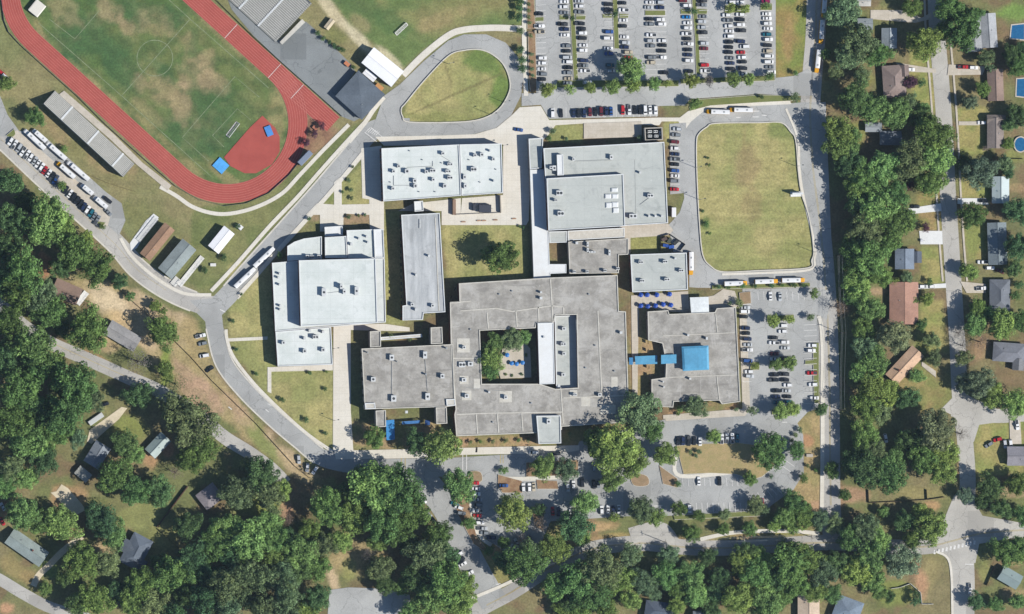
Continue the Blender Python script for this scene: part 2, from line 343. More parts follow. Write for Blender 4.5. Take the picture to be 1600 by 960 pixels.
# west neighbourhood dirt
poly_cover('100,430 180,440 260,480 300,495 330,560 350,600 430,690 500,745 480,760 400,700 300,610 250,600 225,545 170,510 150,480', (184,162,128), (160,144,102), 40, 191, 1)
poly_cover('270,560 330,600 350,640 320,660 280,610', (178,148,120), (158,138,106), 20, 191, 1); poly_cover('250,545 262,545 270,600 250,610', (128,140,70), warp=1)
spot(165,468,38,18,(204,184,150),35,.95); spot(185,495,20,10,(206,178,132),30,.8); spot(165,535,22,14,(190,164,124),30,.8); spot(150,560,30,6,(172,132,96),28,.7)
spot(70,420,10,22,(178,128,96),20,.8); spot(65,400,8,8,(178,128,96),0,.8); spot(300,530,16,40,(166,146,102),-10,.6)
spot(410,690,14,50,(122,138,74),-38,.7); spot(370,640,12,40,(184,154,124),-40,.6); spot(330,480,22,6,(140,134,84),20,.8)
spot(200,668,34,24,(128,134,72),0,.85); spot(235,715,12,18,(176,138,102),0,.8); spot(262,700,10,14,(180,136,102),0,.8); spot(165,650,16,18,(140,134,88),0,.7)
spot(108,780,30,24,(178,140,104),30,.7); spot(215,808,44,20,(138,140,86),-20,.85); spot(260,840,26,36,(140,140,84),0,.75); spot(160,858,20,12,(190,164,124),0,.8); spot(25,890,36,18,(150,134,88),30,.8); spot(50,905,26,14,(158,136,92),30,.7)
spot(80,890,16,14,(112,136,70),0,.7); spot(10,950,14,10,(196,150,116),0,.8); spot(110,955,20,8,(144,144,84),0,.7)
spot(410,785,44,20,(138,148,72),-20,.8); spot(448,800,12,18,(178,138,112),0,.7); spot(486,855,10,14,(172,140,108),0,.7)
spot(545,870,34,34,(176,154,112),-20,.8); spot(545,892,14,20,(140,142,82),0,.7); spot(520,905,10,20,(206,180,146),-20,.8); spot(595,880,10,22,(180,160,116),0,.7)
spot(610,845,12,20,(184,160,122),0,.7); spot(632,900,14,30,(168,150,104),0,.6); spot(600,720,30,6,(150,120,90))
# south beds and verge
poly_cover('700,684 845,680 845,702 700,704', (172,142,108), (140,132,84), 16, 201, .3)
poly_cover('880,672 985,662 985,690 940,700 880,702', (160,134,102), (138,132,84), 16, 201, .3)
poly_cover('550,660 700,660 700,704 550,704', (160,138,102), (132,130,82), 16, 201, .3)
poly_cover('735,810 900,840 1010,830 1050,840 1300,825 1300,842 1050,848 930,850 860,880 800,920 760,920', (168,138,104), (142,136,84), 26, 211, .6)
spot(938,822,24,10,(186,154,112),0,.8); spot(960,838,26,6,(170,150,96),0,.6); spot(755,905,10,22,(188,150,112),-25,.8)
poly_cover('1240,655 1285,640 1285,800 1250,790 1236,770 1250,740 1258,700 1232,690', (168,146,104), (150,138,92), 24, 221, .4)
spot(1262,690,14,10,(172,128,94),0,.8)
poly_cover('985,470 1012,470 1045,590 1018,640 985,640', (150,138,90), (166,138,104), 18, 231, .2); spot(1010,545,10,14,(176,146,112),0,.7)
poly_cover('1052,628 1160,628 1160,650 1040,655', (156,124,92), (130,128,82), 14, 241, .3)
poly_cover('985,372 1036,368 1036,396 985,400', (150,148,90), None, 14, 241, .2)
# east streets
for s in ('1418,60 1462,60 1470,180 1424,170', '1438,385 1470,385 1474,445 1438,445', '1495,170 1542,165 1540,245 1496,245', '1496,275 1550,275 1550,310 1498,312', '1508,350 1545,350 1545,405 1510,408', '1522,660 1600,655 1600,740 1524,745', '1440,470 1475,470 1480,550 1430,550'):
    poly_cover(s, (136,142,80), (156,146,92), 20, 251, .3)
poly_cover('1432,300 1472,300 1474,362 1430,360', (158,136,92), (134,132,76), 14, 251, .3); poly_cover('1400,600 1440,560 1485,590 1485,640 1420,645', (150,134,88), (128,130,76), 24, 251, .6)
spot(1300,760,12,22,(178,138,108),0,.7); spot(1330,775,26,14,(176,140,112),0,.8); spot(1290,790,30,8,(176,140,112),0,.7); spot(1440,770,40,12,(150,140,92),0,.7); spot(1455,790,14,8,(190,150,110),0,.7)
spot(1453,895,16,40,(152,140,96),10,.8); spot(1440,910,12,26,(184,142,110),-10,.8); spot(1400,925,34,20,(128,138,72),0,.8); spot(1540,895,10,22,(140,144,84),0,.7); spot(1580,930,20,16,(176,146,112),0,.6); spot(1590,880,12,6,(166,150,102),0,.6)
spot(1340,20,10,8,(150,150,90),0,.7); spot(1385,20,30,10,(150,142,92),0,.7); spot(1355,125,12,12,(146,142,82),0,.7); spot(1340,210,14,24,(132,140,74),0,.7); spot(1275,125,14,10,(156,140,92),0,.7); spot(1585,20,30,14,(118,148,72),0,.8)
spot(1585,245,20,10,(140,144,82),0,.7); spot(1590,295,14,8,(170,142,104),0,.7); spot(1375,455,16,8,(178,148,118),0,.7); spot(1315,480,14,14,(118,82,70),0,.6); spot(1585,335,18,40,(104,112,74),0,.6)
spot(1530,545,10,20,(176,144,110),0,.5); spot(1580,595,20,10,(150,124,94),0,.35); spot(1500,720,8,40,(176,144,108),0,.7); spot(1585,770,26,8,(176,150,116),0,.7)
spot(1398,380,14,60,(86,92,60),0,.5)
def stripes(s, ang, per, amp):
    m = pmask(pts(s) if isinstance(s, str) else s, 0); a = math.radians(ang); u = GX*math.cos(a)+GY*math.sin(a)
    C[:] = C*(1+m[..., None]*amp*np.sin(2*math.pi*(u+(fbm(GX, GY, 60, 401)-.5)*6)/per)[..., None])
stripes('1085,190 1245,188 1275,390 1265,425 1110,425 1088,380', 91, 13, .05); stripes(inf, -47, 22, .06); stripes('690,350 822,345 824,440 700,440', 0, 12, .04); stripes('418,575 524,568 524,706 480,680 420,620', 0, 12, .04)
spot(1163,235,3,40,(150,134,92),0,.5,.4); spot(1140,300,40,2,(176,166,112),0,.6,.4); spot(1150,335,50,1.8,(178,168,114),2,.6,.4); spot(1170,380,60,1.8,(176,166,112),-2,.5,.4)
verts = np.stack([(GX-800)/3, (480-GY)/3, np.zeros_like(GX)], -1).reshape(-1, 3)
ny, nx = GX.shape
idx = np.arange(ny*nx).reshape(ny, nx)
quads = np.stack([idx[1:, :-1], idx[1:, 1:], idx[:-1, 1:], idx[:-1, :-1]], -1).reshape(-1, 4)
gm = bpy.data.meshes.new('ground')
gm.vertices.add(len(verts)); gm.vertices.foreach_set('co', verts.ravel())
gm.loops.add(quads.size); gm.loops.foreach_set('vertex_index', quads.ravel().astype(np.int32))
gm.polygons.add(len(quads)); gm.polygons.foreach_set('loop_start', np.arange(0, quads.size, 4, dtype=np.int32))
gm.update(calc_edges=True)
at = gm.color_attributes.new('cover', 'FLOAT_COLOR', 'POINT')
at.data.foreach_set('color', np.concatenate([C.reshape(-1, 3), np.ones((ny*nx, 1))], 1).ravel())
gm.materials.append(M['ground'])
ground = link('ground', gm); ground['kind'] = 'structure'
# ---------------------------------------------------------------- paved sheets
SURF = []; _z = {'low': 0.03, 'walk': 0.16}
def XY(P): return [W(x, y)[:2] for x, y in P]
def struct(o): o['kind'] = 'structure'; return o
def sheet(name, s, mat, holes=(), smooth=False, lvl='low', hs=True):
    P = pts(s) if isinstance(s, str) else s
    if smooth: P = catmull(P, True, 5)
    H = []
    for q in holes:
        Q = pts(q) if isinstance(q, str) else q
        H.append(catmull(Q, True, 5) if hs else Q)
    z = _z[lvl]; _z[lvl] += 0.006
    b = MB()
    if lvl == 'low': b.flat(ccw(XY(P)), z, [ccw(XY(q)) for q in H])
    else: b.prism(XY(P), 0.0, z, [XY(q) for q in H])
    o = struct(b.build(name, M[mat])); SURF.append((P, H, z)); return o
def ribbon_px(P, w, smooth=True, closed=False):
    P = catmull(P, closed, 6) if smooth else P
    n = len(P); L = []; R = []
    for i in range(n):
        a = P[(i-1) % n] if closed else P[max(i-1, 0)]; c = P[(i+1) % n] if closed else P[min(i+1, n-1)]
        dx, dy = c[0]-a[0], c[1]-a[1]; d = math.hypot(dx, dy) or 1; ww = (P[i][2] if len(P[i]) > 2 else w)/2
        L.append((P[i][0]-dy/d*ww, P[i][1]+dx/d*ww)); R.append((P[i][0]+dy/d*ww, P[i][1]-dx/d*ww))
    return L, R
def road(name, s, w, mat, lvl='low', kerb=0.0, kmat='gutter', smooth=True):
    P = pts(s); L, R = ribbon_px(P, w, smooth); Q = L+R[::-1]; z = _z[lvl]; _z[lvl] += 0.006
    b = MB(); LW, RW = XY(L), XY(R); n = len(L)
    b.add([(x, y, z) for x, y in LW]+[(x, y, z) for x, y in RW], [(i, i+1, n+i+1, n+i) for i in range(n-1)])
    o = struct(b.build(name, M[mat])); SURF.append((Q, [], z))
    if lvl == 'walk':
        b = MB()
        for a in (LW, RW): b.add([(x, y, 0) for x, y in a]+[(x, y, z-0.002) for x, y in a], [(i, i+1, n+i+1, n+i) for i in range(n-1)])
        struct(b.build('pavement_edge', M['gutter'], o))
    if kerb:
        for side in (L, R):
            for q in kerb_runs(side): kerb_line(q, kerb, kmat, o)
    return o
JUNC = [(338,482,34),(600,196,36),(186,362,22),(520,722,22)]
def kerb_runs(P):
    run = []
    for p in P:
        if any((p[0]-x)**2+(p[1]-y)**2 < r*r for x, y, r in JUNC):
            if len(run) > 2: yield run
            run = []
        else: run.append(p)
    if len(run) > 2: yield run
def kerb_line(P, w=1.8, mat='gutter', parent=None, closed=False):
    L, R = ribbon_px([p[:2] for p in P], w, False, closed); LW, RW = XY(L), XY(R); n = len(L); z = _z['walk']-0.02; _z['walk'] += 0.0012
    m = n if closed else n-1; b = MB()
    b.add([(x, y, z) for x, y in LW]+[(x, y, z) for x, y in RW]+[(x, y, 0) for x, y in LW]+[(x, y, 0) for x, y in RW],
          [q for i in range(m) for k in [(i+1) % n] for q in ((i, k, n+k, n+i), (2*n+i, 2*n+k, k, i), (n+i, n+k, 3*n+k, 3*n+i))])
    o = b.build('kerb', M[mat], parent)
    if not parent: struct(o)
    return o
def gz(px, py):
    z = 0.0
    for P, H, s in SURF:
        if s > z and inpoly(px, py, P) and not any(inpoly(px, py, q) for q in H): z = s
    return z
def marks(name, segs, w, mat, dz=0.012):                            # painted strips: list of pixel polylines
    b = MB()
    for P in segs:
        L, R = ribbon_px(P, w, False); n = len(L); z = max(gz(*p[:2]) for p in (P[0], P[-1], P[len(P)//2]))+dz
        b.add([(*W(*p)[:2], z) for p in L]+[(*W(*p)[:2], z) for p in R], [(i, i+1, n+i+1, n+i) for i in range(n-1)])
    return struct(b.build(name, M[mat]))
ISLAND = '635,160 627,170 629,182 640,191 717,191 755,185 780,170 795,145 796,125 787,102 770,86 750,78 725,79 700,88 662,127'
FIELD = '1118,193 1185,192 1220,192 1235,206 1243,220 1247,267 1252,302 1264,340 1271,390 1268,407 1261,419 1185,423 1130,425 1110,416 1098,399 1093,355 1089,282 1088,224 1092,209 1104,199'
# streets
road('road', '-40,190 0,214 60,270 120,325 180,380 215,420 260,452 310,474 345,480', 31, 'road', kerb=2.4)
road('road', '330,470 334,500 337,520 350,567 383,610 427,653 467,687 505,716 560,728', 27, 'asphalt2', kerb=2.2)
road('road', '318,500 332,486 356,462 384,430 414,396 450,356 500,300 545,247 585,203 640,200', 30, 'asphalt2', kerb=2.4)
sheet('road', '296,470 330,500 352,520 340,495 360,470 372,455 355,448 335,466', 'asphalt2')
road('road', '-40,455 0,478 40,512 80,537 140,563 200,590 250,612 310,650 350,683 390,708 425,734 446,756', 21, 'road')
road('road', '1277,-40 1276,0 1274,60 1269,120 1266,180 1270,260 1280,340 1288,420 1293,500 1296,600 1297,700 1298,790 1302,850', 31, 'road')
road('road', '700,985 750,952 800,925 850,893 890,872 930,857 1000,849 1080,856 1150,856 1220,852 1300,848 1390,855 1450,854 1490,845 1540,833 1640,826', 24, 'road')
road('road', '1462,-40 1462,0 1465,60 1470,120 1476,200 1481,300 1486,380 1491,460 1496,540 1500,620 1508,690 1512,760 1506,830', 25, 'lightroad')
road('road', '1488,640 1530,648 1570,650 1640,644', 22, 'lightroad'); sheet('road', '1470,640 1500,610 1520,622 1560,640 1560,660 1530,664 1522,690 1510,700 1498,690 1490,650', 'lightroad')
road('road', '1502,840 1504,880 1505,920 1504,990', 36, 'lightroad'); sheet('road', '1462,846 1480,800 1490,776 1500,765 1526,790 1535,806 1600,818 1600,838 1530,850 1524,880 1486,880 1468,862', 'lightroad')
road('road', '-40,885 0,906 40,930 80,950 140,968', 18, 'lightroad')
road('driveway', '52,916 60,900 76,884 100,860 128,838', 10, 'sand')
# school drives and lots
sheet('bus_loop', '1062,228 1066,206 1080,188 1098,173 1130,166 1262,160 1290,160 1302,450 1090,450 1077,449 1077,395 1052,394 1044,352 1050,346 1062,332 1069,310 1066,262', 'asphalt', [FIELD])
sheet('drive', '578,212 600,150 625,132 662,96 700,64 725,54 760,54 790,67 810,90 818,120 814,150 799,180 775,200 740,210 687,213 600,217', 'asphalt2', [ISLAND])
sheet('parking_lot', '836,-40 1212,-40 1212,122 1240,119 1262,108 1276,118 1274,150 1235,150 1186,147 1078,155 1070,165 1028,166 1028,182 858,186 845,164 815,166 815,146 838,146', 'asphalt')
sheet('parking_lot', '1160,452 1262,450 1300,454 1292,500 1276,492 1279,520 1279,638 1262,644 1240,668 1225,688 1180,690 1040,690 1040,660 1100,655 1165,650', 'asphalt')
sheet('parking_lot', '520,718 700,716 900,704 905,690 1060,650 1120,648 1240,650 1255,680 1256,740 1240,765 1205,790 1195,800 1060,806 1000,806 960,808 860,815 845,850 800,870 768,848 745,830 735,800 722,770 700,760 690,745 600,740 535,738', 'asphalt2')
road('road', '640,728 672,762 700,800 722,850 748,900 772,942', 42, 'asphalt2')
sheet('parking_lot', '-30,165 0,150 12,180 30,205 60,205 110,250 165,300 190,318 196,345 186,368 168,352 120,305 60,262 8,215 -30,200', 'asphalt2')
sheet('stand_apron', '340,-40 362,15 395,55 440,98 475,130 533,182 553,190 572,180 527,150 555,112 548,100 520,72 492,46 478,34 430,66 400,30 372,0 372,-40', 'asphalt_dk')
sheet('parking_lot', '515,922 545,918 600,920 640,930 650,985 510,985', 'asphalt')
road('driveway', '985,838 1030,828 1050,850', 26, 'lightroad')
# running track
o = sheet('running_track', stadium(125), 'track', [stadium(95)], hs=False)
sheet('sprint_chute', [tp(392,191.4), tp(516,191.4), tp(516,221.4), tp(392,221.4)], 'track')
sheet('jump_area', '350,246 390,200 410,181 430,200 437,214 437,237 425,257 400,271 382,271 360,260', 'track', smooth=False)
for k in range(9):
    r = 95+k*30/8; P = stadium(min(max(r, 95.4), 124.6)); P.append(P[0]); marks('lane_line', [P], 0.34, 'trackline')
marks('lane_line', [[tp(392, 191.6+k*29.6/8), tp(516, 191.6+k*29.6/8)] for k in range(9)], 0.42, 'trackline')
marks('start_line', [[tp(392, 192), tp(392, 221)], [tp(300, 192), tp(300, 221)], [tp(440,192),tp(440,221)]], 0.8, 'line')
# soccer field chalk
def fl(*p): return [tuple(q) for q in p]
cc = (242, 91); FA = Vector((297-190, 30-150)).normalized(); FB = Vector((-FA.y, FA.x))
marks('field_line', [fl((297,30),(190,150)), [(cc[0]+28*math.cos(t), cc[1]+28*math.sin(t)) for t in [math.pi*i/16 for i in range(33)]],
    fl((405,152),(367,120),(285,215),(326,252)), fl((392,188),(371,170),(332,212),(350,230)), fl((77,30),(117,61),(155,17)), fl((190,150),(330,276)), fl((297,30),(420,138)), fl((190,150),(60,36)), fl((297,30),(262,-2))], 0.9, 'fieldline')
# concrete walks
sheet('pavement', '586,214 690,212 742,210 776,200 800,180 812,168 845,166 858,188 1030,184 1062,184 1075,174 1100,166 1130,160 1234,156 1236,163 1130,168 1098,175 1080,190 1068,206 1060,190 1034,190 1030,196 915,193 868,196 856,212 850,218 830,216 826,345 822,352 690,352 690,336 720,334 722,310 786,305 786,226 600,228', 'concrete', lvl='walk')
sheet('pavement', '622,330 646,318 720,310 720,336 690,338 690,330', 'concrete', lvl='walk')
sheet('pavement', '564,232 596,228 600,320 600,360 578,360 577,336 537,334 536,362 500,362 500,336 478,336 495,318 522,320 522,285 534,275 534,320 577,319 577,312 566,310', 'concrete', lvl='walk')
sheet('pavement', '521,508 600,506 640,512 640,518 548,516 548,640 552,704 905,696 905,704 880,708 720,711 650,716 525,718 520,700', 'concrete', lvl='walk')
sheet('pavement', '355,529 418,526 418,531 356,534', 'concrete', lvl='walk'); sheet('pavement', '418,574 424,574 424,615 418,612', 'concrete', lvl='walk'); sheet('pavement','424,574 520,570 520,579 424,581','concrete',lvl='walk')
road('pavement', '630,118 662,86 700,56 724,47 760,44 786,44 822,46', 10, 'concrete', 'walk'); road('pavement', '820,-10 819,60 822,150', 7, 'concrete', 'walk')
road('pavement', '600,152 585,170 570,192 545,222', 7, 'concrete', 'walk')
road('pavement', '250,292 275,306 300,323 330,333 360,334 400,324 440,303 470,272 505,235 545,195', 6, 'concrete', 'walk')
road('pavement', '330,455 372,410 420,355 465,308 500,268 545,218 575,186', 6, 'concrete', 'walk'); road('pavement', '372,462 400,432 432,394 470,352 520,296 566,240', 6, 'concrete', 'walk')
road('pavement', '188,372 205,400 240,432 285,458 330,461', 5, 'concrete', 'walk'); road('pavement', '353,515 355,532 366,560 398,601 442,645 482,680 520,706', 5, 'concrete', 'walk')
sheet('pavement', '986,462 1075,455 1076,470 1115,462 1130,452 1148,455 1155,478 1166,482 1172,640 1164,650 1040,658 1038,650 1160,641 1155,480 1120,482 1110,492 1045,487 1010,480 998,480 996,620 988,620', 'patio', lvl='walk')
sheet('pavement', '976,350 1044,350 1052,360 1044,368 985,372 985,398 980,398 978,372 888,376 888,362', 'patio', lvl='walk')
road('pavement', '1279,494 1284,520 1285,600 1285,700 1284,796', 6, 'concrete', 'walk'); road('pavement', '1228,170 1246,216 1249,262 1255,305 1272,380 1273,404 1264,422 1185,427 1128,429', 3.4, 'concrete', 'walk')
road('pavement', '1094,843 1150,832 1230,830 1280,834', 6, 'concrete', 'walk'); road('pavement', '1056,712 1063,744 1160,736', 6, 'concrete', 'walk'); road('pavement', '1036,652 1160,642', 6, 'patio', 'walk')
road('pavement', '745,703 760,703 905,700', 8, 'concrete', 'walk'); road('pavement', '735,785 737,812 752,840 768,852', 6, 'concrete', 'walk'); road('pavement', '790,748 846,748 900,742', 6, 'concrete', 'walk')
road('pavement', '730,938 800,908 830,886', 5, 'concrete', 'walk')
for x in (-1, 1): road('pavement', ' '.join(f'{a+x*(19)},{b}' for a, b in ((1463,-10),(1466,60),(1471,120),(1477,200),(1482,300),(1487,380),(1492,440))), 3, 'patio', 'walk')
road('pavement', '1462,862 1484,880 1488,960 1488,990', 3.5, 'concrete', 'walk')
sheet('driveway', '1436,361 1472,361 1473,382 1438,382', 'bright', lvl='walk'); sheet('driveway', '1419,326 1470,318 1471,330 1420,335', 'bright', lvl='walk'); sheet('driveway', '1430,446 1478,443 1478,450 1432,452', 'bright', lvl='walk')
sheet('driveway', '1482,101 1540,104 1535,117 1480,118', 'patio', lvl='walk'); sheet('driveway', '1360,16 1410,16 1440,28 1455,20 1455,30 1430,36 1360,30', 'patio', lvl='walk'); sheet('driveway', '1496,310 1540,310 1545,320 1496,319', 'bright', lvl='walk')
sheet('driveway', '1500,440 1540,444 1540,458 1510,458', 'patio', lvl='walk'); sheet('driveway', '1400,98 1462,108 1462,114 1405,112', 'patio', lvl='walk'); sheet('driveway', '1440,565 1462,580 1462,590 1440,572', 'patio', lvl='walk'); sheet('driveway', '1577,656 1594,656 1596,694 1578,694', 'patio', lvl='walk'); sheet('driveway', '1498,190 1530,190 1530,196 1498,196', 'patio', lvl='walk')
sheet('driveway', '136,690 140,672 165,654 190,636 199,638 186,655 162,676 143,694', 'sand', smooth=False); sheet('gravel_clearing', '79,770 88,768 96,757 106,763 116,774 128,788 134,797 121,804 106,800 98,788 90,780', 'sand', smooth=False)
sheet('driveway', '203,380 228,345 240,334 248,340 226,366 214,388 204,392', 'bright'); 
sheet('pavement', '912,193 1002,190 1003,214 912,217', 'patio', lvl='walk'); sheet('parking_lot', '1046,194 1072,192 1068,302 1047,304', 'asphalt')
sheet('pavement', '92,148 100,142 135,172 180,212 222,254 268,290 262,298 214,258 172,218', 'patio', lvl='walk')
# planting beds and medians on the lots
def bed(s, mat='lawn', smooth=False): 
    o = sheet('planting_bed', s, mat, smooth=smooth, lvl='walk'); P = SURF[-1][0]; kerb_line(P, 1.0, 'gutter', o, True)
bed('890,-5 894,-5 900,60 903,128 897,128 893,60'); bed('874,24 888,23 888,31 874,31'); bed('900,23 915,24 914,31 900,31')
bed('957,-5 964,-5 967,76 960,76'); bed('941,23 956,22 956,28 942,28'); bed('968,22 982,23 981,28 968,28'); bed('1008,17 1039,17 1039,24 1008,24')
bed('1081,-5 1087,-5 1092,70 1094,116 1088,116 1086,60'); bed('1063,15 1079,14 1079,22 1064,22'); bed('1089,14 1105,15 1104,22 1089,22'); bed('833,28 849,27 849,34 832,34'); bed('1132,8 1170,8 1170,20 1132,20'); bed('1188,6 1206,6 1206,16 1188,16')
bed('824,-5 834,-5 836,45 824,45','mulch'); bed('825,50 836,50 838,140 829,144 826,120','mulch')
bed('870,126 1060,126 1060,135 870,137'); bed('1062,124 1210,118 1210,126 1064,131')
bed('1090,156 1186,149 1240,150 1246,157 1186,160 1110,165 1079,173 1077,168'); 
bed('1057,697 1100,694 1150,692 1190,697 1212,706 1214,718 1206,732 1190,745 1174,750 1150,741 1110,739 1068,741 1063,720','drygrass'); bed('987,741 1010,744 1012,758 990,758','dirt',True); bed('1030,728 1058,748 1058,762 1036,756','dirt')
bed('733,738 750,738 752,752 735,752','dirt',True); bed('778,742 815,752 816,770 785,770 778,760','mulch'); bed('822,723 903,719 903,742 822,745','mulch'); bed('838,750 870,752 872,764 840,764','mulch')
bed('832,800 850,800 848,830 834,820','mulch'); bed('700,740 730,745 734,800 745,840 770,870 740,850 716,805','mulch'); bed('1270,536 1279,536 1279,630 1272,630'); bed('1258,564 1278,562 1278,570 1258,570'); bed('1198,494 1240,492 1240,500 1198,503'); bed('1202,562 1238,560 1238,572 1202,574'); bed('1205,640 1245,634 1246,640 1206,648')
bed('1155,458 1172,456 1173,474 1157,476','dirt'); bed('1112,446 1265,442 1265,448 1112,452'); bed('1052,806 1190,798 1192,806 1054,812'); bed('1172,566 1186,566 1186,578 1172,578')
bed('10,212 22,202 24,210 18,216','lawn'); bed('88,286 104,286 104,296 92,296','lawn'); bed('150,346 165,348 158,356','lawn')
sheet('parking_island', '16,214 26,203 150,308 172,340 168,354 158,352 120,316 88,288', 'patio')
# markings
st = [fl((1066+i*8.6, 747), (1067+i*8.6, 760)) for i in range(11)]+[fl((1062+i*8.6, 786), (1063+i*8.6, 801)) for i in range(13)]
st += [fl((1222+6*i, 728-9*i+i*i*1.0), (1236+6*i-i*1.0, 738-9*i)) for i in range(4)]+[fl((1176+7.5*i, 772-2*i), (1184+7.5*i, 786-3*i)) for i in range(6)]
st += [fl((1184+9*i, 456), (1185+9*i, 469)) for i in range(9)]+[fl((1256, 508+8.8*i), (1276, 507+8.8*i)) for i in range(15)]
for x0 in (838, 876, 900, 944, 968, 1010, 1026, 1066, 1092, 1132, 1152, 1190):
    st += [fl((x0, y), (x0+15, y-0.5)) for y in np.arange(0, 124, 8.4)]
st += [fl((858+8.8*i, 168), (858+8.8*i, 183)) for i in range(20)]+[fl((1160, 476+8.6*i), (1174, 476+8.6*i)) for i in range(15)]+[fl((1048, 198+9*i), (1062, 198+9*i)) for i in range(12)]
marks('stall_line', st, 0.6, 'line')
marks('crosswalk', [fl((572+i*3.0, 206-i*0.5+i*1.6), (578+i*3.0, 200+i*1.2)) for i in range(6)]+[fl((570,207),(589,222)), fl((579,199),(597,214))], 0.9, 'line')
marks('crosswalk', [fl((1460+i*6.2, 866-i*1.5), (1461+i*6.2, 860-i*1.5)) for i in range(11)], 3.2, 'line')
marks('crosswalk', [fl((723,711),(723,735)), fl((729,711),(729,735))], 1.0, 'line'); marks('crosswalk', [fl((627,716),(627,738)), fl((633,716),(633,738)), fl((782,711),(782,724)), fl((786,711),(786,724))], 1.0, 'yellowline')
marks('centre_line', [catmull(pts('70,531 140,563 200,590 250,612'), False, 5)], 0.6, 'yellowline')
for dx in (-0.7, 0.7): marks('centre_line', [[(a, b+dx) for a, b in catmull(pts('760,946 800,925 850,893 890,872 930,857 1000,849 1080,856 1150,856 1220,852 1300,848 1390,855 1450,854 1490,845 1540,833 1640,826'), False, 5)]], 0.5, 'yellowline')
marks('stop_bar', [fl((1508,882),(1521,882)), fl((1190,180),(1198,181)), fl((1150,184),(1157,184)), fl((344,484),(352,488)), fl((357,636),(362,640)), fl((1012,792),(1035,790))], 1.4, 'line')
marks('lane_arrow', [fl((1176,174),(1186,174)), fl((1176,183),(1186,183)), fl((1190,428),(1198,428)), fl((775,914),(782,912)), fl((418,631),(424,634)), fl((1222,660),(1230,660)), fl((733,710),(733,710.5)), fl((415,640),(420,644)), fl((60,295),(64,298))], 1.2, 'line')
kerb_line(catmull(pts(ISLAND), True, 5), 1.6, 'gutter', None, True); kerb_line(catmull(pts(FIELD), True, 5), 1.6, 'gutter', None, True)
for dx in (-0.8, 0.8): marks('centre_line', [[(a+dx, b) for a, b in catmull(pts('1276,0 1274,60 1269,120 1266,180 1270,260 1280,340 1288,420 1293,500 1296,600 1297,700 1298,790'), False, 5)]], 0.5, 'yellowline')
marks('lane_line', [[(a, b) for a, b in catmull(pts('0,216 60,272 120,327 180,382 215,422 260,454'), False, 5)]], 0.4, 'yellowline')
# ---------------------------------------------------------------- school buildings
def roofXY(P, z): return [W(x, y, z)[:2] for x, y in P]
um = MB(); um.box(-.5,.5,-.5,.5,0,.12); um.box(-.46,.46,-.46,.46,.12,.9); um.box(-.5,.5,-.5,.5,.9,1.0); UNIT = um.mesh('rooftop_unit', M['unit'])
fm = MB(); fm.cyl(0,0,1.0,1.06,.3,.28,12); FAN = fm.mesh('fan', M['dark'])
vm = MB(); vm.cyl(0,0,0,.8,.35,.35,10); vm.cyl(0,0,.8,1.0,.5,.3,10); VENT = vm.mesh('roof_vent', M['galv'])
pdm = MB(); pdm.box(-.5,.5,-.5,.5,0,1); PAD = pdm.mesh('roof_patch', M['tan_roof'])
cm = MB(); cm.box(-.5,.5,-.5,.5,0,.6); cm.add([(-.5,-.5,.6),(.5,-.5,.6),(.5,.5,.6),(-.5,.5,.6),(-.35,-.35,1),(.35,-.35,1),(.35,.35,1),(-.35,.35,1)],[(0,1,5,4),(1,2,6,5),(2,3,7,6),(3,0,4,7),(4,5,6,7)]); SKYL = cm.mesh('skylight', M['canopy_white'])
def school(name, label, cat='building', loc=(0, 0)):
    return empty(name, W(*loc), 0, label, cat)
def block(root, s, H, roof='grey_roof', wall='brick', cop='coping', par=0.45, pw=0.45, z0=0.0, pn=None):
    P = pts(s) if isinstance(s, str) else s; Q = ccw(roofXY(P, H)); lx, ly = root.location.x, root.location.y
    Q = [(x-lx, y-ly) for x, y in Q]; I = inset(Q, pw); J = inset(Q, 0.06)
    b = MB(); b.prism(J, z0, H-0.01, top=False); b.build('wall', M[wall], root)
    b = MB(); b.flat(I, H-par); r = b.build('roof', M[roof], root); r['hz'] = H-par
    b = MB(); b.flat(Q, H, [I]); n = len(Q)
    b.add([(x,y,H) for x,y in Q]+[(x,y,H-.35) for x,y in Q], [(n+i, n+(i+1)%n, (i+1)%n, i) for i in range(n)])
    b.add([(x,y,H) for x,y in I]+[(x,y,H-par) for x,y in I], [(i, (i+1)%n, n+(i+1)%n, n+i) for i in range(n)])
    b.build('parapet', M[cop], root)
    return r
def units(root, zr, s, mesh=None, nm='rooftop_unit'):
    for p in s.split():
        v = [float(q) for q in p.split(',')]; x, y = v[0], v[1]; sx = v[2]/3 if len(v) > 2 else 1.6; sy = v[3]/3 if len(v) > 3 else sx; hh = v[4] if len(v) > 4 else 2.0
        o = link(nm, mesh or UNIT, root); c = W(x, y, zr+hh/2)
        o.location = (c[0]-root.location.x, c[1]-root.location.y, zr); o.scale = (sx, sy, hh)
        if mesh is None and max(sx, sy) > 1.5:
            for k in ((-.24, .24) if sx > sy*1.25 else (0,)):
                fo = link('fan', FAN, o); fo.location = (k, 0, 0); fo.scale = (min(sx, sy)/sx*.9, min(sx, sy)/sy*.9, 1)
def curbs(root, z, segs, w=0.5, mat='tan_roof', hh=0.22):
    for s in segs:
        P = pts(s)
        for a, c in zip(P, P[1:]):
            p, q = Vector(W(*a, z)), Vector(W(*c, z)); l = root.location; b = MB()
            b.bar((p.x-l.x, p.y-l.y, z+hh/2-.02), (q.x-l.x, q.y-l.y, z+hh/2-.02), w, hh); b.build('roof_curb', M[mat], root)
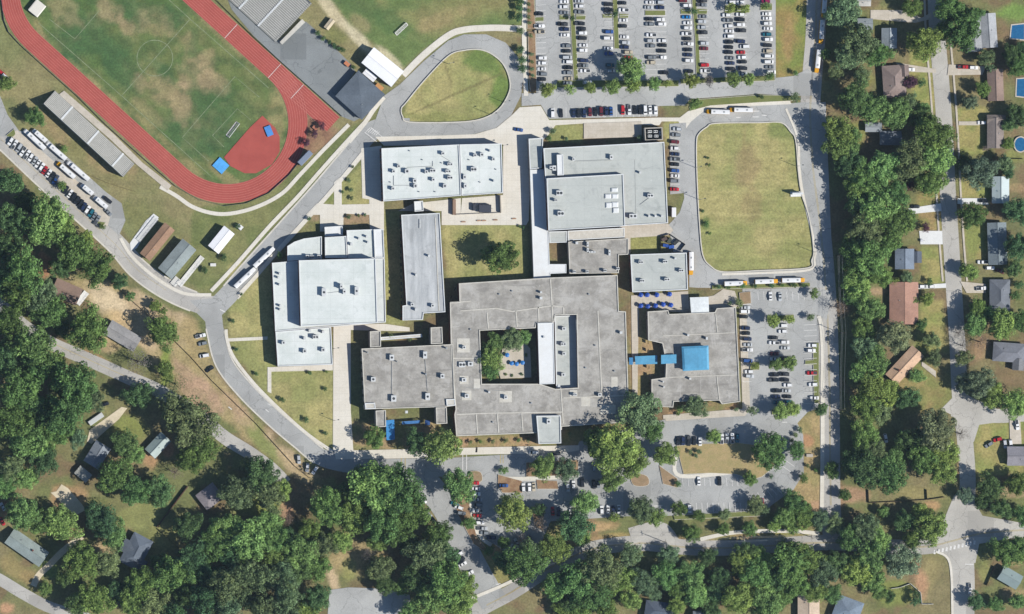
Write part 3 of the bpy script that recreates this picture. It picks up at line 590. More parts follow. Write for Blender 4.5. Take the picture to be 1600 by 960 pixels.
def windows(root, P, H, rows=1, step=3.2, only=None):               # window panes set into the wall, each its own part
    Q = ccw(roofXY(pts(P), H)); lx, ly = root.location.x, root.location.y
    for i in range(len(Q)):
        a, c = Vector(Q[i]), Vector(Q[(i+1) % len(Q)]); d = c-a; L = d.length
        if L < 8: continue
        d.normalize(); nrm = Vector((d.y, -d.x))
        if only and nrm.dot(Vector(only)) < .8: continue
        k = int((L-2)/step)
        for j in range(k):
            m = a+d*(1+(j+.5)*(L-2)/k)
            for r in range(rows):
                o = link('window', WINM, root); o.location = (m.x-lx, m.y-ly, 1.0+r*3.3); o.rotation_euler = (0, 0, math.atan2(d.y, d.x))
wm = MB(); wm.box(-.85,.85,-.04,.10,0,1.7); WINM = wm.mesh('window', M['glass'])

B = school('classroom_block', 'white-roofed school block below the teardrop drive, dotted with rooftop units', loc=(690,270))
block(B, '596,232 717.5,226 721,306 599,315', 8.2, 'white_roof'); block(B, '718.2,226 784,224.5 786,302 721.7,306', 7.8, 'white_roof')
windows(B, '596,232 784,224.5 786,302 599,315', 8.2, 2)
units(B, 7.75, '615,268,5 623,260,5 636,268,7,7,2 614,295,5 648,283,6 649,291,6 666,269,5 676,267,9,6,2 677,281,5 692,240,5 703,257,8,5 700,268,8,5 703,278,8,6 695,291,6'); units(B, 7.35, '742,243,5 753,242,6 771,249,5 740,265,9,7,2 726,277,5,8 727,291,5,8 766,236,3 772,283,3')
units(B, 7.75, '640,236,2,2,.8 660,250,2,2,.8 690,255,2,2,.8 610,285,2,2,.8 655,300,2,2,.8 680,300,2,2,.8', VENT, 'roof_vent'); units(B, 7.35, '750,285,2,2,.8 733,250,2,2,.8 775,265,2,2,.8', VENT, 'roof_vent')
block(B, '647,315 661,314 662,330 648,331', 5.0, 'canopy_white', 'stucco')
B = school('classroom_wing', 'long streaky grey-roofed school wing west of the courtyard lawn', loc=(660,415))
block(B, '627,336 687,333 696,488 662,490 661,500 629,501 629,478 635,477', 7.2, 'strip_roof')
windows(B, '627,336 687,333 696,488 629,501', 7.2, 2)
units(B, 6.75, '644,476,5 650,484,4 676,478,5 656,350,1.4,14,.5 670,400,3 650,430,3'); curbs(B, 6.75, ['680,340 686,486'], .5)
B = school('theatre_building', 'stepped white-roofed school theatre with curved north corner beside bus drive', loc=(515,460))
block(B, '425,411 449,409 506,406 545,404 601,404 603,504 517,511 430,518', 6.8, 'white_roof')
windows(B, '425,411 603,404 603,504 430,518', 6.8, 1, 4.0, (-1, 0))
block(B, '430.4,518.6 517.4,511.6 520,570 434,573', 6.4, 'white_roof')
block(B, '467,407 587,404 590,505 470,510', 12.4, 'white_roof')
block(B, catmull(pts('449,408 449,385 460,378 475,373 503,369.5'), False, 1)+pts('503,405'), 6.2, 'white_roof')
block(B, '507.5,371 541,369 543,403 508,403.5', 7.4, 'white_roof'); block(B, '541.6,360 583,358.6 585,403.4 543.6,403.4', 6.6, 'white_roof'); block(B, '583.6,358.6 599,358 601,403.4 585.6,403.4', 7.2, 'canopy_white'); block(B, '507,355 535,353 536,368 508,370', 4.2, 'canopy_white', 'stucco')
units(B, 11.95, '506,457,7,13,2.2 538,456,5,8,2 533,448,4,8,3 557,455,6,13,2.2'); units(B, 5.95, '443,536,6,5 476,529,4 493,527,9,6,2.4 476,549,6 505,547,6 505,519,4 484,517,4'); units(B, 6.15, '549,382,4 561,373,3 573,370,3 575,379,3'); units(B, 6.35, '437,428,3 435,434,3 438,478,3 438,484,3 437,445,3 459,440,3 459,456,3 459,490,3'); units(B, 5.75, '480,401,5 487,402,7,5 498,401,5')
B = school('gymnasium', 'largest grey-roofed school building, a raised gymnasium roof with six skylights', loc=(945,290))
block(B, '849,232 1038,222 1044,349 977,353 857,360', 8.0, 'grey_roof'); block(B, '854,279 974,272 977,353.6 857,360.6', 10.6, 'grey_roof'); block(B, '870,242 880,241.5 881,274 871,274.5', 10.0, 'canopy_white', 'stucco', par=.2)
windows(B, '849,232 1038,222 1044,349 857,360', 8.0, 1, 5.0)
block(B, '826,217 849,215.5 846,263 828,265', 5.5, 'grey_roof', 'stucco'); block(B, '828,265.6 851,264.6 855,360 857,361.5 859,413 885,413 885,427 860,428 860,438 834,438', 4.6, 'canopy_white', 'stucco', par=.15)
block(B, '858,362 886,361.4 886,379 858.6,380', 4.4, 'grey_roof', 'stucco', par=.2); block(B, '887,361 976,356 976,371 887.4,376', 4.2, 'tan_roof', 'stucco', par=.15)
units(B, 10.15, '874,302,10,8 868,313,5,4 876,334,10,8'); units(B, 10.15, '960,297,10,6,.7 950,307,10,7,.7 961,307,10,7,.7 951,321,9,8,.7 961,320,10,8,.7 962,329,9,8,.7', SKYL, 'skylight')
units(B, 7.55, '896,249,4,5 955,246,5,7 861,262,5 866,263,6,8,2 1016,306,9,6 989,338,12,7 1014,338,3 1024,338,3 1034,338,3 1000,270,3'); curbs(B, 7.55, ['897,254 992,250', '992,250 994,340'], .3, 'grey_roof', .12)
B = school('cafeteria_wing', 'small brownish flat-roofed school wing just below the gymnasium', loc=(935,400))
block(B, '888,378 982,372.5 982,398 967,399 967,427 890,428', 5.2, 'gravel_roof', cop='tan_roof', wall='stucco'); units(B, 4.75, '901,380,4 918,382,3,7 918,391,3,6 925,394,10,3 952,395,3,9 897,425,5,4 917,425,5,4 945,423,5,4 965,420,5,4')
B = school('kitchen_block', 'small light-grey-roofed school block between gymnasium and rows of blue tables', loc=(1030,425))
block(B, '985,398 1073,395 1075,453 988,457', 6.2, 'grey_roof'); units(B, 5.75, '1001,410,7,5 1039,409,7,5 1064,423,7,5 1003,439,7,5 1042,437,8,5 1055,404,3')
windows(B, '985,398 1073,395 1075,453 988,457', 6.2, 1, 4.0)
B = school('main_building', 'sprawling old gravel-roofed school building wrapped around a planted courtyard', loc=(845,560))
CT = pts('750,517 837,513 838.4,505 866,504 868,493 901,492 903,606 868,608 843,600 753,600')
P = pts('717,443 860,434 965,430 967,486 978,487 982,617 988,620 984,660 878,667 878,672 838,677 713,682 710,648 712,640 705,560 703,473 718,472')
def blockh(root, P, H, holes, roof, cop):
    lx, ly = root.location.x, root.location.y
    L = [(x-lx, y-ly) for x, y in ccw(roofXY(P, H))]; Hs = [[(x-lx, y-ly) for x, y in ccw(roofXY(q, H))] for q in holes]
    I = inset(L, .5); HO = [inset(q, -.5) for q in Hs]
    b = MB(); b.prism(inset(L, .06), 0, H-.01, [inset(q, -.06) for q in Hs], top=False); b.build('wall', M['brick'], root)
    b = MB(); b.flat(I, H-.4, HO); b.build('roof', M[roof], root)
    b = MB(); b.prism(L, H-.6, H, [I])
    for q, r in zip(Hs, HO): b.prism(r, H-.6, H, [q])
    b.build('parapet', M[cop], root)
blockh(B, P, 6.6, [CT], 'gravel_roof', 'tan_roof')
block(B, '840,505 865,504.4 867,600 843,601', 7.4, 'canopy_white', par=.2); block(B, '866.6,494 901,493 903,605 869,607', 3.6, 'grey_roof', wall='stucco')
block(B, '838,650 876,649.4 877,693 841.6,694', 8.4, 'grey_roof', 'stucco')
windows(B, '717,443 860,434 984,660 713,682 703,473', 6.6, 1, 4)
curbs(B, 6.2, ['719,486 775,482 800,487 862,478', '860,436 864,505', '761,489 763,514', '806,486 808,511', '841,480 842,506', '705,560 750,560', '713,648 760,646 878,644', '744,648 746,678', '777,647 779,676', '815,646 817,674', '876,606 880,662', '880,622 984,618', '862,478 880,480 881,492', '703,473 735,471', '934,486 940,612'], .55)
units(B, 6.2, '725,543,5 722,570,10,8,1 735,569,8,7,1.5 725,594,7,6,1.2 729,619,6,6 790,621,5,6 764,613,3 845,466,4 845,457,3 873,603,4 898,617,6,4 937,617,5 970,520,4 850,527,3'); units(B, 3.2, '881,514,6,5 880,538,8,5 881,553,5 880,586,6,5')
units(B, 8.0, '857,659,6,8'); units(B, 6.2, '735,515,3,3,.8 780,460,3,3,.8 800,455,3,3,.8 920,460,3,3,.8 930,540,3,3,.8 915,575,3,3,.8 960,580,3,3,.8 770,660,3,3,.8 830,630,3,3,.8', VENT, 'roof_vent')
units(B, 6.2, '724,540,20,22,.12 729,618,15,15,.1 790,620,20,18,.1 745,600,10,16,.1 896,615,12,10,.1 950,640,24,14,.08 915,628,14,14,.08 960,600,10,22,.08 725,594,14,13,.1', PAD, 'roof_patch')
B = school('southwest_wing', 'square gravel-roofed school wing beside the long concrete walk, six rooftop units', loc=(640,590))
block(B, '565,545 708,538 711,634 699,636 570,640', 6.9, 'gravel_roof', cop='tan_roof', wall='stucco'); windows(B, '565,545 708,538 711,634 570,640', 6.9, 2, 4)
for s in ('578,518 595,517 595.4,542 578.4,543', '673,512 691,511 692,537 673.4,538', '587,642 603,641 603.4,667 588,668', '681,637 698,636.6 699,662 682,663'): block(B, s, 7.6, 'gravel_roof', cop='tan_roof', wall='stucco')
block(B, '595,527 659,522 660,527 595.4,532', 3.0, 'tan_roof', wall='stucco', par=.1); block(B, '570,630 586,629.6 587,639 571,639.6', 7.3, 'tan_roof', wall='stucco', par=.2); block(B, '697,624 711,623.6 712,634 698,634.4', 7.3, 'tan_roof', wall='stucco', par=.2)
units(B, 6.45, '612,559,7,9,1.8 664,555,6,11,1.8 583,593,7,7 691,588,6,7 615,623,8,10,1.8 668,620,7,11,1.8 635,644,4'); units(B, 6.45, '574,551,3,3 697,544,4,4 620,565,2,3 665,585,4,4', VENT, 'roof_vent')
B = school('southeast_wing', 'low gravel-roofed school wing with bright blue raised roof at its centre', loc=(1085,560))
block(B, '1012,487 1044,485 1046,491 1117,488 1120,482 1150,480 1157,628 1128,632 1124,626 1053,628 1052,637 1018,635 1018,593 1040,590 1041,567 1035,537 1013,532', 4.8, 'gravel_roof', cop='tan_roof', wall='stucco')
windows(B, '1012,487 1150,480 1157,628 1018,635', 4.8, 1, 4)
units(B, 4.4, '1075,524,3,3 1104,529,3,4 1078,592,3 1036,597,2,2 1037,605,2,2'); curbs(B, 4.4, ['1035,525 1148,520', '1118,490 1121,520', '1040,590 1150,586', '1120,588 1124,625'], .4)
def blue_slab(root, s, H, th, col=(92,164,200), hip=0.0):
    L = [(x-root.location.x, y-root.location.y) for x, y in ccw(roofXY(pts(s), H))]; b = MB()
    if hip:
        I = inset(L, hip*2.2); n = len(L); b.prism(L, H-th, H, top=False, bottom=True)
        b.add([(x,y,H) for x,y in L]+[(x,y,H+hip) for x,y in I], [(i,(i+1)%n,n+(i+1)%n,n+i) for i in range(n)]+[tuple(range(n,2*n))])
    else: b.prism(L, H-th, H, bottom=True)
    o = b.build('roof', M['blue'], root); o.color = (*A(*col), 1); return L
L = blue_slab(B, '1065,542 1107,540 1108,578 1067,580', 8.0, .4, hip=.5); b = MB(); b.prism(inset(L, .6), 4.3, 7.6, top=False); b.build('wall', M['stucco'], B)
def canopy(name, label, s, H, col=(92,164,200), arch=False, mat='blue', cat='canopy'):
    P = pts(s); c = (sum(p[0] for p in P)/len(P), sum(p[1] for p in P)/len(P)); g = gz(*c); r = empty(name, W(*c), 0, label, cat)
    L = blue_slab(r, s, H, .18, col)
    for x, y in inset(L, .4):
        b = MB(); b.cyl(x, y, g, H-.15, .09, .09, 6); b.build('post', M['galv'], r)
    return r
canopy('walkway_canopy', 'blue roof piece above the southeast wing, nearest the big blue roof', '1033,555 1057,554 1057,568 1033,569', 6.0); canopy('walkway_canopy', 'blue walkway canopy between the two gravel-roofed school buildings', '992,557 1027,555.6 1027,569 993,570', 3.4); canopy('walkway_canopy', 'narrow blue canopy stub against the sprawling main building', '983,559 989,559 989,570 983,570', 3.0, (70,140,190))
canopy('door_canopy', 'bright blue entrance canopy leading south from the southwest wing', '603,657 616,656 617,687 604,688', 3.2, (64,144,206)); canopy('door_canopy', 'blue canopy strip tucked against south wall of southwest wing', '628,659 656,657 656,661.5 628,663.5', 3.2, (72,130,190)); canopy('door_canopy', 'small dark blue canopy near the stub tower of southwest wing', '664,657 672,656.4 672,664 664,665', 3.0, (44,84,140))
canopy('pavilion', 'white square pavilion roof between blue tables and southeast wing', '1078,465 1107,464 1108,489 1080,490', 4.2, (236,240,238), cat='pavilion')
B = school('equipment_enclosure', 'dark walled cooling equipment enclosure at the north corner of gymnasium', 'enclosure', (1021,209))
b = MB(); L = [(x-B.location.x, y-B.location.y) for x, y in ccw(roofXY(pts('1007,200 1035,199 1036,219 1008,220'), 5.0))]; b.prism(L, 0, 5.0, [inset(L, .5)]); b.build('wall', M['stucco'], B)
b = MB(); b.flat(inset(L, .5), 1.0); b.build('floor', M['dark'], B); units(B, 1.0, '1015,206,6,4,2.6 1024,206,6,4,2.6 1015,213,6,4,2.6 1025,213,6,4,2.6 1031,209,3,8,2')
def pipes(label_part, z, segs):
    for nm, s in segs:
        root = [o for o in COL.objects if o.name == nm][0]; P = pts(s)
        for a, c in zip(P, P[1:]):
            p, q = Vector(W(*a, z[nm])), Vector(W(*c, z[nm])); l = root.location; b = MB(); b.bar((p.x-l.x, p.y-l.y, z[nm]+.18), (q.x-l.x, q.y-l.y, z[nm]+.18), .16, .16); b.build('pipe', M['galv'], root)
pipes('pipe', {'classroom_block': 7.75, 'gymnasium': 7.55, 'theatre_building': 11.95, 'main_building': 6.2, 'southwest_wing': 6.45}, [('classroom_block','615,275 615,290 648,290'), ('classroom_block','636,262 676,260 676,252'), ('classroom_block','690,244 703,252'), ('gymnasium','898,252 955,250'), ('gymnasium','1000,320 1016,308'), ('theatre_building','512,458 530,456'), ('main_building','729,606 790,612'), ('main_building','900,500 905,600'), ('southwest_wing','612,565 612,618'), ('southwest_wing','664,562 668,612')])
# ---------------------------------------------------------------- houses and sheds
def house(name, label, cx, cy, L, Wd, ang, H=3.0, rise=1.6, col=(120,112,104), wall=(190,182,170), hip=False, metal=False, oh=0.5, cat='house', chim=None, vents=1):
    rz = -math.radians(ang); g = 0; zt = H+rise
    c = W(cx, cy, H+rise*.5); r = empty(name, (c[0], c[1], 0), rz, label, cat); l, w = L/6.0, Wd/6.0
    b = MB(); x, y = l-oh, w-oh; b.box(-x, x, -y, y, 0, H, 0)
    if not hip: b.add([(-x,-y,H),(-x,y,H),(-x,0,H+rise*(1-oh/w))], [(0,2,1)]); b.add([(x,-y,H),(x,y,H),(x,0,H+rise*(1-oh/w))], [(0,1,2)])
    o = b.build('wall', M['siding'], r); o.color = (*A(*wall), 1)
    e = H-rise*oh/w*.2; hx = max(l-w, 0.3) if hip else l; t = .18; nm = metal if isinstance(metal, str) else 'metalroof' if metal else 'shingle'; col = tuple(min(250, v*1.13) for v in col)
    for sg in (-1, 1):
        b = MB(); A1 = [(-l,sg*w,e),(l,sg*w,e),(hx,0,zt),(-hx,0,zt)]
        b.add(A1+[(px,py,pz-t) for px,py,pz in A1], [(0,1,2,3) if sg < 0 else (3,2,1,0), (4,5,6,7) if sg > 0 else (7,6,5,4), (0,4,5,1),(1,5,6,2),(2,6,7,3),(3,7,4,0)])
        o = b.build('roof', M[nm], r); o.color = (*A(*col), 1)
        if hip:
            b = MB(); A1 = [(sg*l,-w,e),(sg*l,w,e),(sg*hx,0,zt)]
            b.add(A1+[(px,py,pz-t) for px,py,pz in A1], [(0,1,2) if sg > 0 else (2,1,0), (3,4,5) if sg < 0 else (5,4,3), (0,3,4,1),(1,4,5,2),(2,5,3,0)]); o = b.build('roof', M[nm], r); o.color = (*A(*col), 1)
    b = MB(); b.bar((-hx,0,zt+.03),(hx,0,zt+.03),.35,.1); o = b.build('ridge_cap', M[nm], r); o.color = (*[v*.8 for v in A(*col)], 1)
    for k in range(vents):
        v = link('roof_vent', VENT, r); v.location = (random.uniform(-.5,.5)*l, w*.35*random.choice((-1,1)), zt-rise*.45); v.scale = (.5,.5,.7)
    if chim: b = MB(); b.box(chim*l-.4, chim*l+.4, .1, 1.0, H, zt+.9); b.build('chimney', M['brick'], r)
    for sg in (-1, 1):
        for k in range(max(1, int(l/2))):
            o = link('window', WINM, r); o.location = (-x+(k+.5)*2*x/max(1, int(l/2)), sg*y, .9); o.scale = (.8, 1, .75)
    b = MB(); b.box(-.5,.5,-y-.08,-y+.05,0.05,2.1); b.build('door', M['dark'], r)
    return r
def wing(r, x0, x1, y0, y1, H, rise, col, axis='y', nm='shingle'):       # a cross gable that belongs to a house
    b = MB(); b.box(x0+.3, x1-.3, y0+.3, y1-.3, 0, H); o = b.build('wall', M['siding'], r); o.color = (*A(186,178,168), 1)
    for sg in (-1, 1):
        if axis == 'y': c = (x0+x1)/2; e = x1 if sg > 0 else x0; A1 = [(e,y0,H),(e,y1,H),(c,y1,H+rise),(c,y0,H+rise)]
        else: c = (y0+y1)/2; e = y1 if sg > 0 else y0; A1 = [(x0,e,H),(x1,e,H),(x1,c,H+rise),(x0,c,H+rise)]
        b = MB(); b.add(A1+[(p,q,s-.15) for p,q,s in A1], [(0,1,2,3),(7,6,5,4),(0,4,5,1),(1,5,6,2),(2,6,7,3),(3,7,4,0)]); o = b.build('roof', M[nm], r); o.color = (*A(*col), 1)
def deck(r, cx, cy, L, Wd, ang, col=(216,210,198), z=.7, rail=True):
    c = W(cx, cy, z); l = Vector((c[0]-r.location.x, c[1]-r.location.y, 0)); l.rotate(Matrix.Rotation(-r.rotation_euler.z, 3, 'Z'))
    o = bpy.data.objects.new('porch', None); COL.objects.link(o); o.parent = r; o.location = l; o.rotation_euler = (0, 0, -math.radians(ang)-r.rotation_euler.z)
    n = max(3, int(Wd/3/.45))
    for k in range(n):
        b = MB(); y = -Wd/6+(k+.5)*Wd/3/n; b.box(-L/6, L/6, y-Wd/6/n*.9, y+Wd/6/n*.9, z-.08, z); q = b.build('plank', M['wood'], o); q.color = (*A(*col), 1)
    b = MB()
    for k in range(int(L/3/2)+1):
        for s in (-1, 1): b.box(-L/6+k*2-.0, -L/6+k*2+.1, s*Wd/6-.05, s*Wd/6+.05, 0, z+.9)
    for s in (-1, 1): b.box(-L/6, L/6, s*Wd/6-.04, s*Wd/6+.04, z+.9, z+.98)
    q = b.build('railing', M['wood'], o); q.color = (*A(*col), 1)
r = house('house', 'brown-roofed house with white rear porch by pale dirt yard, far left', 104, 456, 44, 28, 24, col=(128,108,96)); deck(r, 128, 466, 24, 9, -52, (232,230,224))
r = house('house', 'grey-roofed house between round tree and white-flowering sparse tree, left', 192, 525, 54, 26, 31, col=(142,140,138))
r = house('portable_classroom', 'long brown-roofed portable classroom with covered white ramp', 246, 378, 62, 20, -51, H=4.0, col=(142,114,92), rise=.8, wall=(150,132,116), cat='classroom'); deck(r, 230, 358, 46, 8, -51, (226,226,222), .6)
r = house('portable_classroom', 'grey-green gabled portable classroom with pale ramp along right side', 277, 405, 60, 28, -50, H=4.0, col=(132,140,138), rise=1.2, wall=(190,188,180), cat='classroom'); deck(r, 298, 424, 58, 8, -51, (236,234,226), .6); deck(r, 274, 440, 14, 10, -51, (236,234,226), .6)
house('storage_shed', 'white metal shed alone on grass left of the bus drive', 346, 375, 40, 21, -51, 4.0, .5, (244,246,244), (220,220,216), metal='whiteroof2', cat='shed', oh=.2, vents=0)
house('field_house', 'dark grey hip-roofed field house beside the track chute', 563, 149, 56, 54, 42, 4.0, 1.3, (90,98,106), (160,156,150), hip=True)
house('storage_building', 'bright white-roofed building above the dark field house', 598, 105, 60, 31, 39, 5.2, .5, (250,250,250), (214,214,210), metal='whiteroof2', oh=.2, cat='building', vents=0)
house('storage_shed', 'small white shed between white building and dark field house', 578, 118, 22, 10, 40, 2.4, .3, (232,232,226), (200,200,196), metal=True, oh=.1, cat='shed', vents=0)
house('storage_shed', 'tiny tan-roofed trailer shed on grass near the large stand', 515, 38, 18, 9, -52, 2.4, .4, (190,176,150), (90,84,76), oh=.1, cat='shed', vents=0)
house('house', 'grey gabled house shaded by trees, left of green lawn, lower left', 152, 711, 38, 27, -58, col=(128,134,140))
house('house', 'small grey-green metal-roofed house right of the lower left lawn', 247, 696, 37, 22, -47, col=(142,156,152), metal=True)
house('storage_shed', 'little weathered grey shed beside bare soil, lower left', 130, 741, 24, 16, 40, 2.2, .6, (148,148,140), cat='shed', vents=0)
house('house', 'long grey-green gabled house above the cream street, bottom left corner', 42, 856, 66, 28, 35, col=(132,142,138), chim=.3)
r = house('house', 'dark charcoal house with jutting wings below the wooden fence, bottom left', 213, 862, 52, 34, -62, 3, 2.0, (92,100,110), hip=True); wing(r, -3.5, 3.5, 0, 8.2, 3.0, 1.6, (92,100,110)); wing(r, -7.5, -2, -8.0, 0, 3.0, 1.5, (88,96,106))
r = house('house', 'brownish-grey house half hidden by olive trees, right of wooden fence', 328, 776, 34, 30, -38, col=(124,118,120), hip=True)
house('house', 'charcoal house cut by the bottom edge near the centre', 1034, 956, 52, 30, 8, col=(84,92,104), hip=True); house('house', 'dim grey roof at the bottom edge right of the charcoal house', 1105, 970, 44, 30, 0, col=(110,116,122))
house('house', 'tan-roofed house at the bottom edge with a blue tarp behind', 1264, 952, 44, 34, 90, col=(182,164,144)); r = house('house', 'slate-blue hip-roofed house at the bottom edge beside the tan one', 1325, 954, 42, 38, 20, col=(112,124,136), hip=True)
house('house', 'grey-green metal-roofed house with brown yard, lower right corner', 1579, 903, 34, 24, 30, col=(134,148,146), metal=True)
house('house', 'grey-roofed house cut by right edge below parked cars', 1594, 713, 40, 30, 0, col=(126,124,128))
house('house', 'tan gabled house standing at a slant among the right-hand trees', 1414, 571, 62, 25, -47, col=(186,156,130), chim=-.4)
r = house('house', 'long reddish-brown gabled house beside two white driveway cars', 1413, 474, 66, 45, 90, 3, 2.0, (152,118,102)); 
r = house('house', 'blue-grey gabled house under trees left of the bright driveway', 1414, 405, 32, 30, 90, col=(112,122,134)); wing(r, -4, 2, 4, 9, 2.6, 1.0, (96,104,116), 'x')
r = house('house', 'light grey L-shaped house beside the topmost swimming pool', 1545, 48, 54, 26, 86, col=(148,150,152)); wing(r, -6.5, 10.5, -11.5, -3.6, 3.0, 1.5, (158,160,162), 'x')
house('house', 'pale grey small house in deep shade left of the bright round tree', 1390, 60, 32, 24, 90, col=(142,150,154)); house('garage', 'grey garage roof beside the top driveway, upper right', 1352, 38, 24, 18, 0, 2.6, .8, (134,140,142), cat='garage'); house('garage', 'pale roof corner at the top edge near the driveway', 1350, 2, 22, 16, 0, 2.6, .8, (176,174,168), cat='garage')
r = house('house', 'brown hip-roofed house next to a round purple tree', 1398, 127, 50, 36, 86, 3, 2.0, (128,114,108), hip=True); wing(r, -8, -2, 3, 8, 3, 1.5, (134,118,112), 'x')
r = house('house', 'narrow brown house beside the middle swimming pool', 1556, 133, 50, 25, 88, col=(128,110,100)); r = house('house', 'brown-grey stepped house above the round pool', 1556, 208, 48, 26, 90, col=(126,116,110)); wing(r, -9.5, -5, -4.5, 5.2, 3, 1.3, (130,120,112), 'y')
house('storage_shed', 'flat grey shed tucked in the right-hand tree belt', 1365, 199, 26, 15, 0, 2.6, .4, (138,144,148), metal=True, cat='shed', vents=0); house('house', 'shadowed slate-roofed house below the grey shed in tree belt', 1392, 216, 34, 22, 0, col=(112,118,126)); house('house', 'pale blue-grey metal-roofed house right of the residential street', 1564, 297, 42, 27, 90, col=(170,182,182), metal=True)
house('house', 'long grey-green house right of the street, beside two white cars', 1559, 381, 66, 30, 88, col=(118,128,132)); r = house('house', 'dark slate hip-roofed house right of the street with one white car', 1563, 462, 50, 32, 90, 3, 2, (104,108,114), hip=True)
r = house('house', 'grey hip-roofed house in shade near the lower right curve', 1578, 551, 52, 30, 4, col=(112,114,120), hip=True); wing(r, 2, 8, -9, -3, 3, 1.4, (126,126,128), 'y')
# ---------------------------------------------------------------- stands
def stand(label, fa, fb, back, rows, z0, z1, aisles, rail=True):
    a, c, k = (Vector(W(*p)) for p in (fa, fb, back)); r = empty('grandstand', (a.x, a.y, 0), 0, label, 'grandstand')
    u = c-a; L = u.length; u.normalize(); v = k-a; v = v-u*v.dot(u); D = v.length; v.normalize(); rz = math.atan2(u.y, u.x)
    fl_ = u.x*v.y-u.y*v.x; r.rotation_euler = (0, 0, rz); s = 1 if fl_ > 0 else -1; dd = D/rows; dh = (z1-z0)/rows
    tm = MB(); tm.box(0, L, min(0, s*(dd-.02)), max(0, s*(dd-.02)), -.5, 0); TR = tm.mesh('tread', M['bleacher']); bm_ = MB(); bm_.box(0, L, min(s*dd*.62, s*dd*.95), max(s*dd*.62, s*dd*.95), .34, .40); BE = bm_.mesh('bench', M['plank'])
    for i in range(rows):
        o = link('tread', TR, r); o.location = (0, s*i*dd, z0+i*dh); o2 = link('bench', BE, r); o2.location = (0, s*i*dd, z0+i*dh)
    for f in aisles:
        b = MB()
        for i in range(rows): b.box(f*L-.5, f*L+.5, min(s*i*dd, s*(i+.93)*dd), max(s*i*dd, s*(i+.93)*dd), z0+i*dh+.002, z0+i*dh+.46)
        b.build('aisle_stair', M['coping'], r)
    b = MB(); y = s*(D+.1); b.box(0, L, y-.06, y+.06, 0, z1+1.0); b.build('back_wall', M['galv'], r)
    for e in (0, L):
        b = MB(); b.add([(e,0,0),(e,s*D,0),(e,s*D,z1),(e,0,z0)], [(0,1,2,3)]); b.bar((e,0,z0+1),(e,s*D,z1+1),.08,.08)
        for i in range(0, rows+1, 4): b.bar((e,s*i*dd*.999,z0+i*dh-.3),(e+.001,s*i*dd*.999+.001,z0+i*dh+1),.06,.06)
        b.build('end_rail', M['galv'], r)
    return r
stand('long narrow pale bleachers on the left side of the running track', (86,142), (210,256), (64,160), 12, .7, 6.4, (.22,.55,.86))
stand('wide grey grandstand above the running track, cut by the top edge', (316,-38), (430,66), (372,-94), 26, .9, 9.0, (.22,.5,.76))
r = canopy('ramp', 'sloping access ramp along the right end of the large grandstand', '437,66 472,30 477,35 441,70', 1.6, (206,202,190), cat='ramp'); 
# ---------------------------------------------------------------- vehicles
def hull(st, zb, mi=0):                                             # st: (x, half width, top z); bevelled section loft
    b = MB(); n = 8
    for x, w, zt in st:
        b.v += [(x,-w*.92,zb),(x,-w,zb+.18),(x,-w,zt-.14),(x,-w*.86,zt),(x,w*.86,zt),(x,w,zt-.14),(x,w,zb+.18),(x,w*.92,zb)]
    for i in range(len(st)-1):
        for k in range(n): b.f.append((i*n+k, (i+1)*n+k, (i+1)*n+(k+1) % n, i*n+(k+1) % n)); b.m.append(mi)
    b.f.append(tuple(range(n))); b.m.append(mi); e = (len(st)-1)*n; b.f.append(tuple(range(e+n-1, e-1, -1))); b.m.append(mi)
    return b
wh = MB(); N = 12; a = [2*math.pi*i/N for i in range(N)]
wh.add([(.33*math.cos(t), -.11, .33*math.sin(t)) for t in a]+[(.33*math.cos(t), .11, .33*math.sin(t)) for t in a], [(i,(i+1)%N,N+(i+1)%N,N+i) for i in range(N)]+[tuple(range(N)), tuple(range(2*N-1,N-1,-1))])
WHEEL = wh.mesh('wheel', M['tyre'])
def cabin(x0, x1, r0, r1, w, wr, zb, zt, glass):                    # greenhouse: painted frame + separate panes
    b = MB(); B4 = [(x0,-w,zb),(x1,-w,zb),(x1,w,zb),(x0,w,zb)]; T = [(r0,-wr,zt),(r1,-wr,zt),(r1,wr,zt),(r0,wr,zt)]
    b.add(B4+T, [(4,5,6,7),(0,1,5,4),(1,2,6,5),(2,3,7,6),(3,0,4,7)])
    pn = {}
    def pane(nm, q, off):
        c = sum((Vector(p) for p in q), Vector())/4; m = MB(); q2 = [c+(Vector(p)-c)*.88+Vector(off) for p in q]; m.add(q2, [(0,1,2,3)]); m.add([v-Vector(off)*.9 for v in q2], [(3,2,1,0)]); pn[nm] = m
    V = B4+T
    pane('windshield', [V[1],V[2],V[6],V[5]], (.03,0,.03)); pane('rear_window', [V[3],V[0],V[4],V[7]], (-.03,0,.03)); pane('side_window', [V[0],V[1],V[5],V[4]], (0,-.03,.02)); pane('side_window ', [V[2],V[3],V[7],V[6]], (0,.03,.02))
    return b, {k: m.mesh(k.strip(), M['glass']) for k, m in pn.items() if k in glass or glass == 'all'}
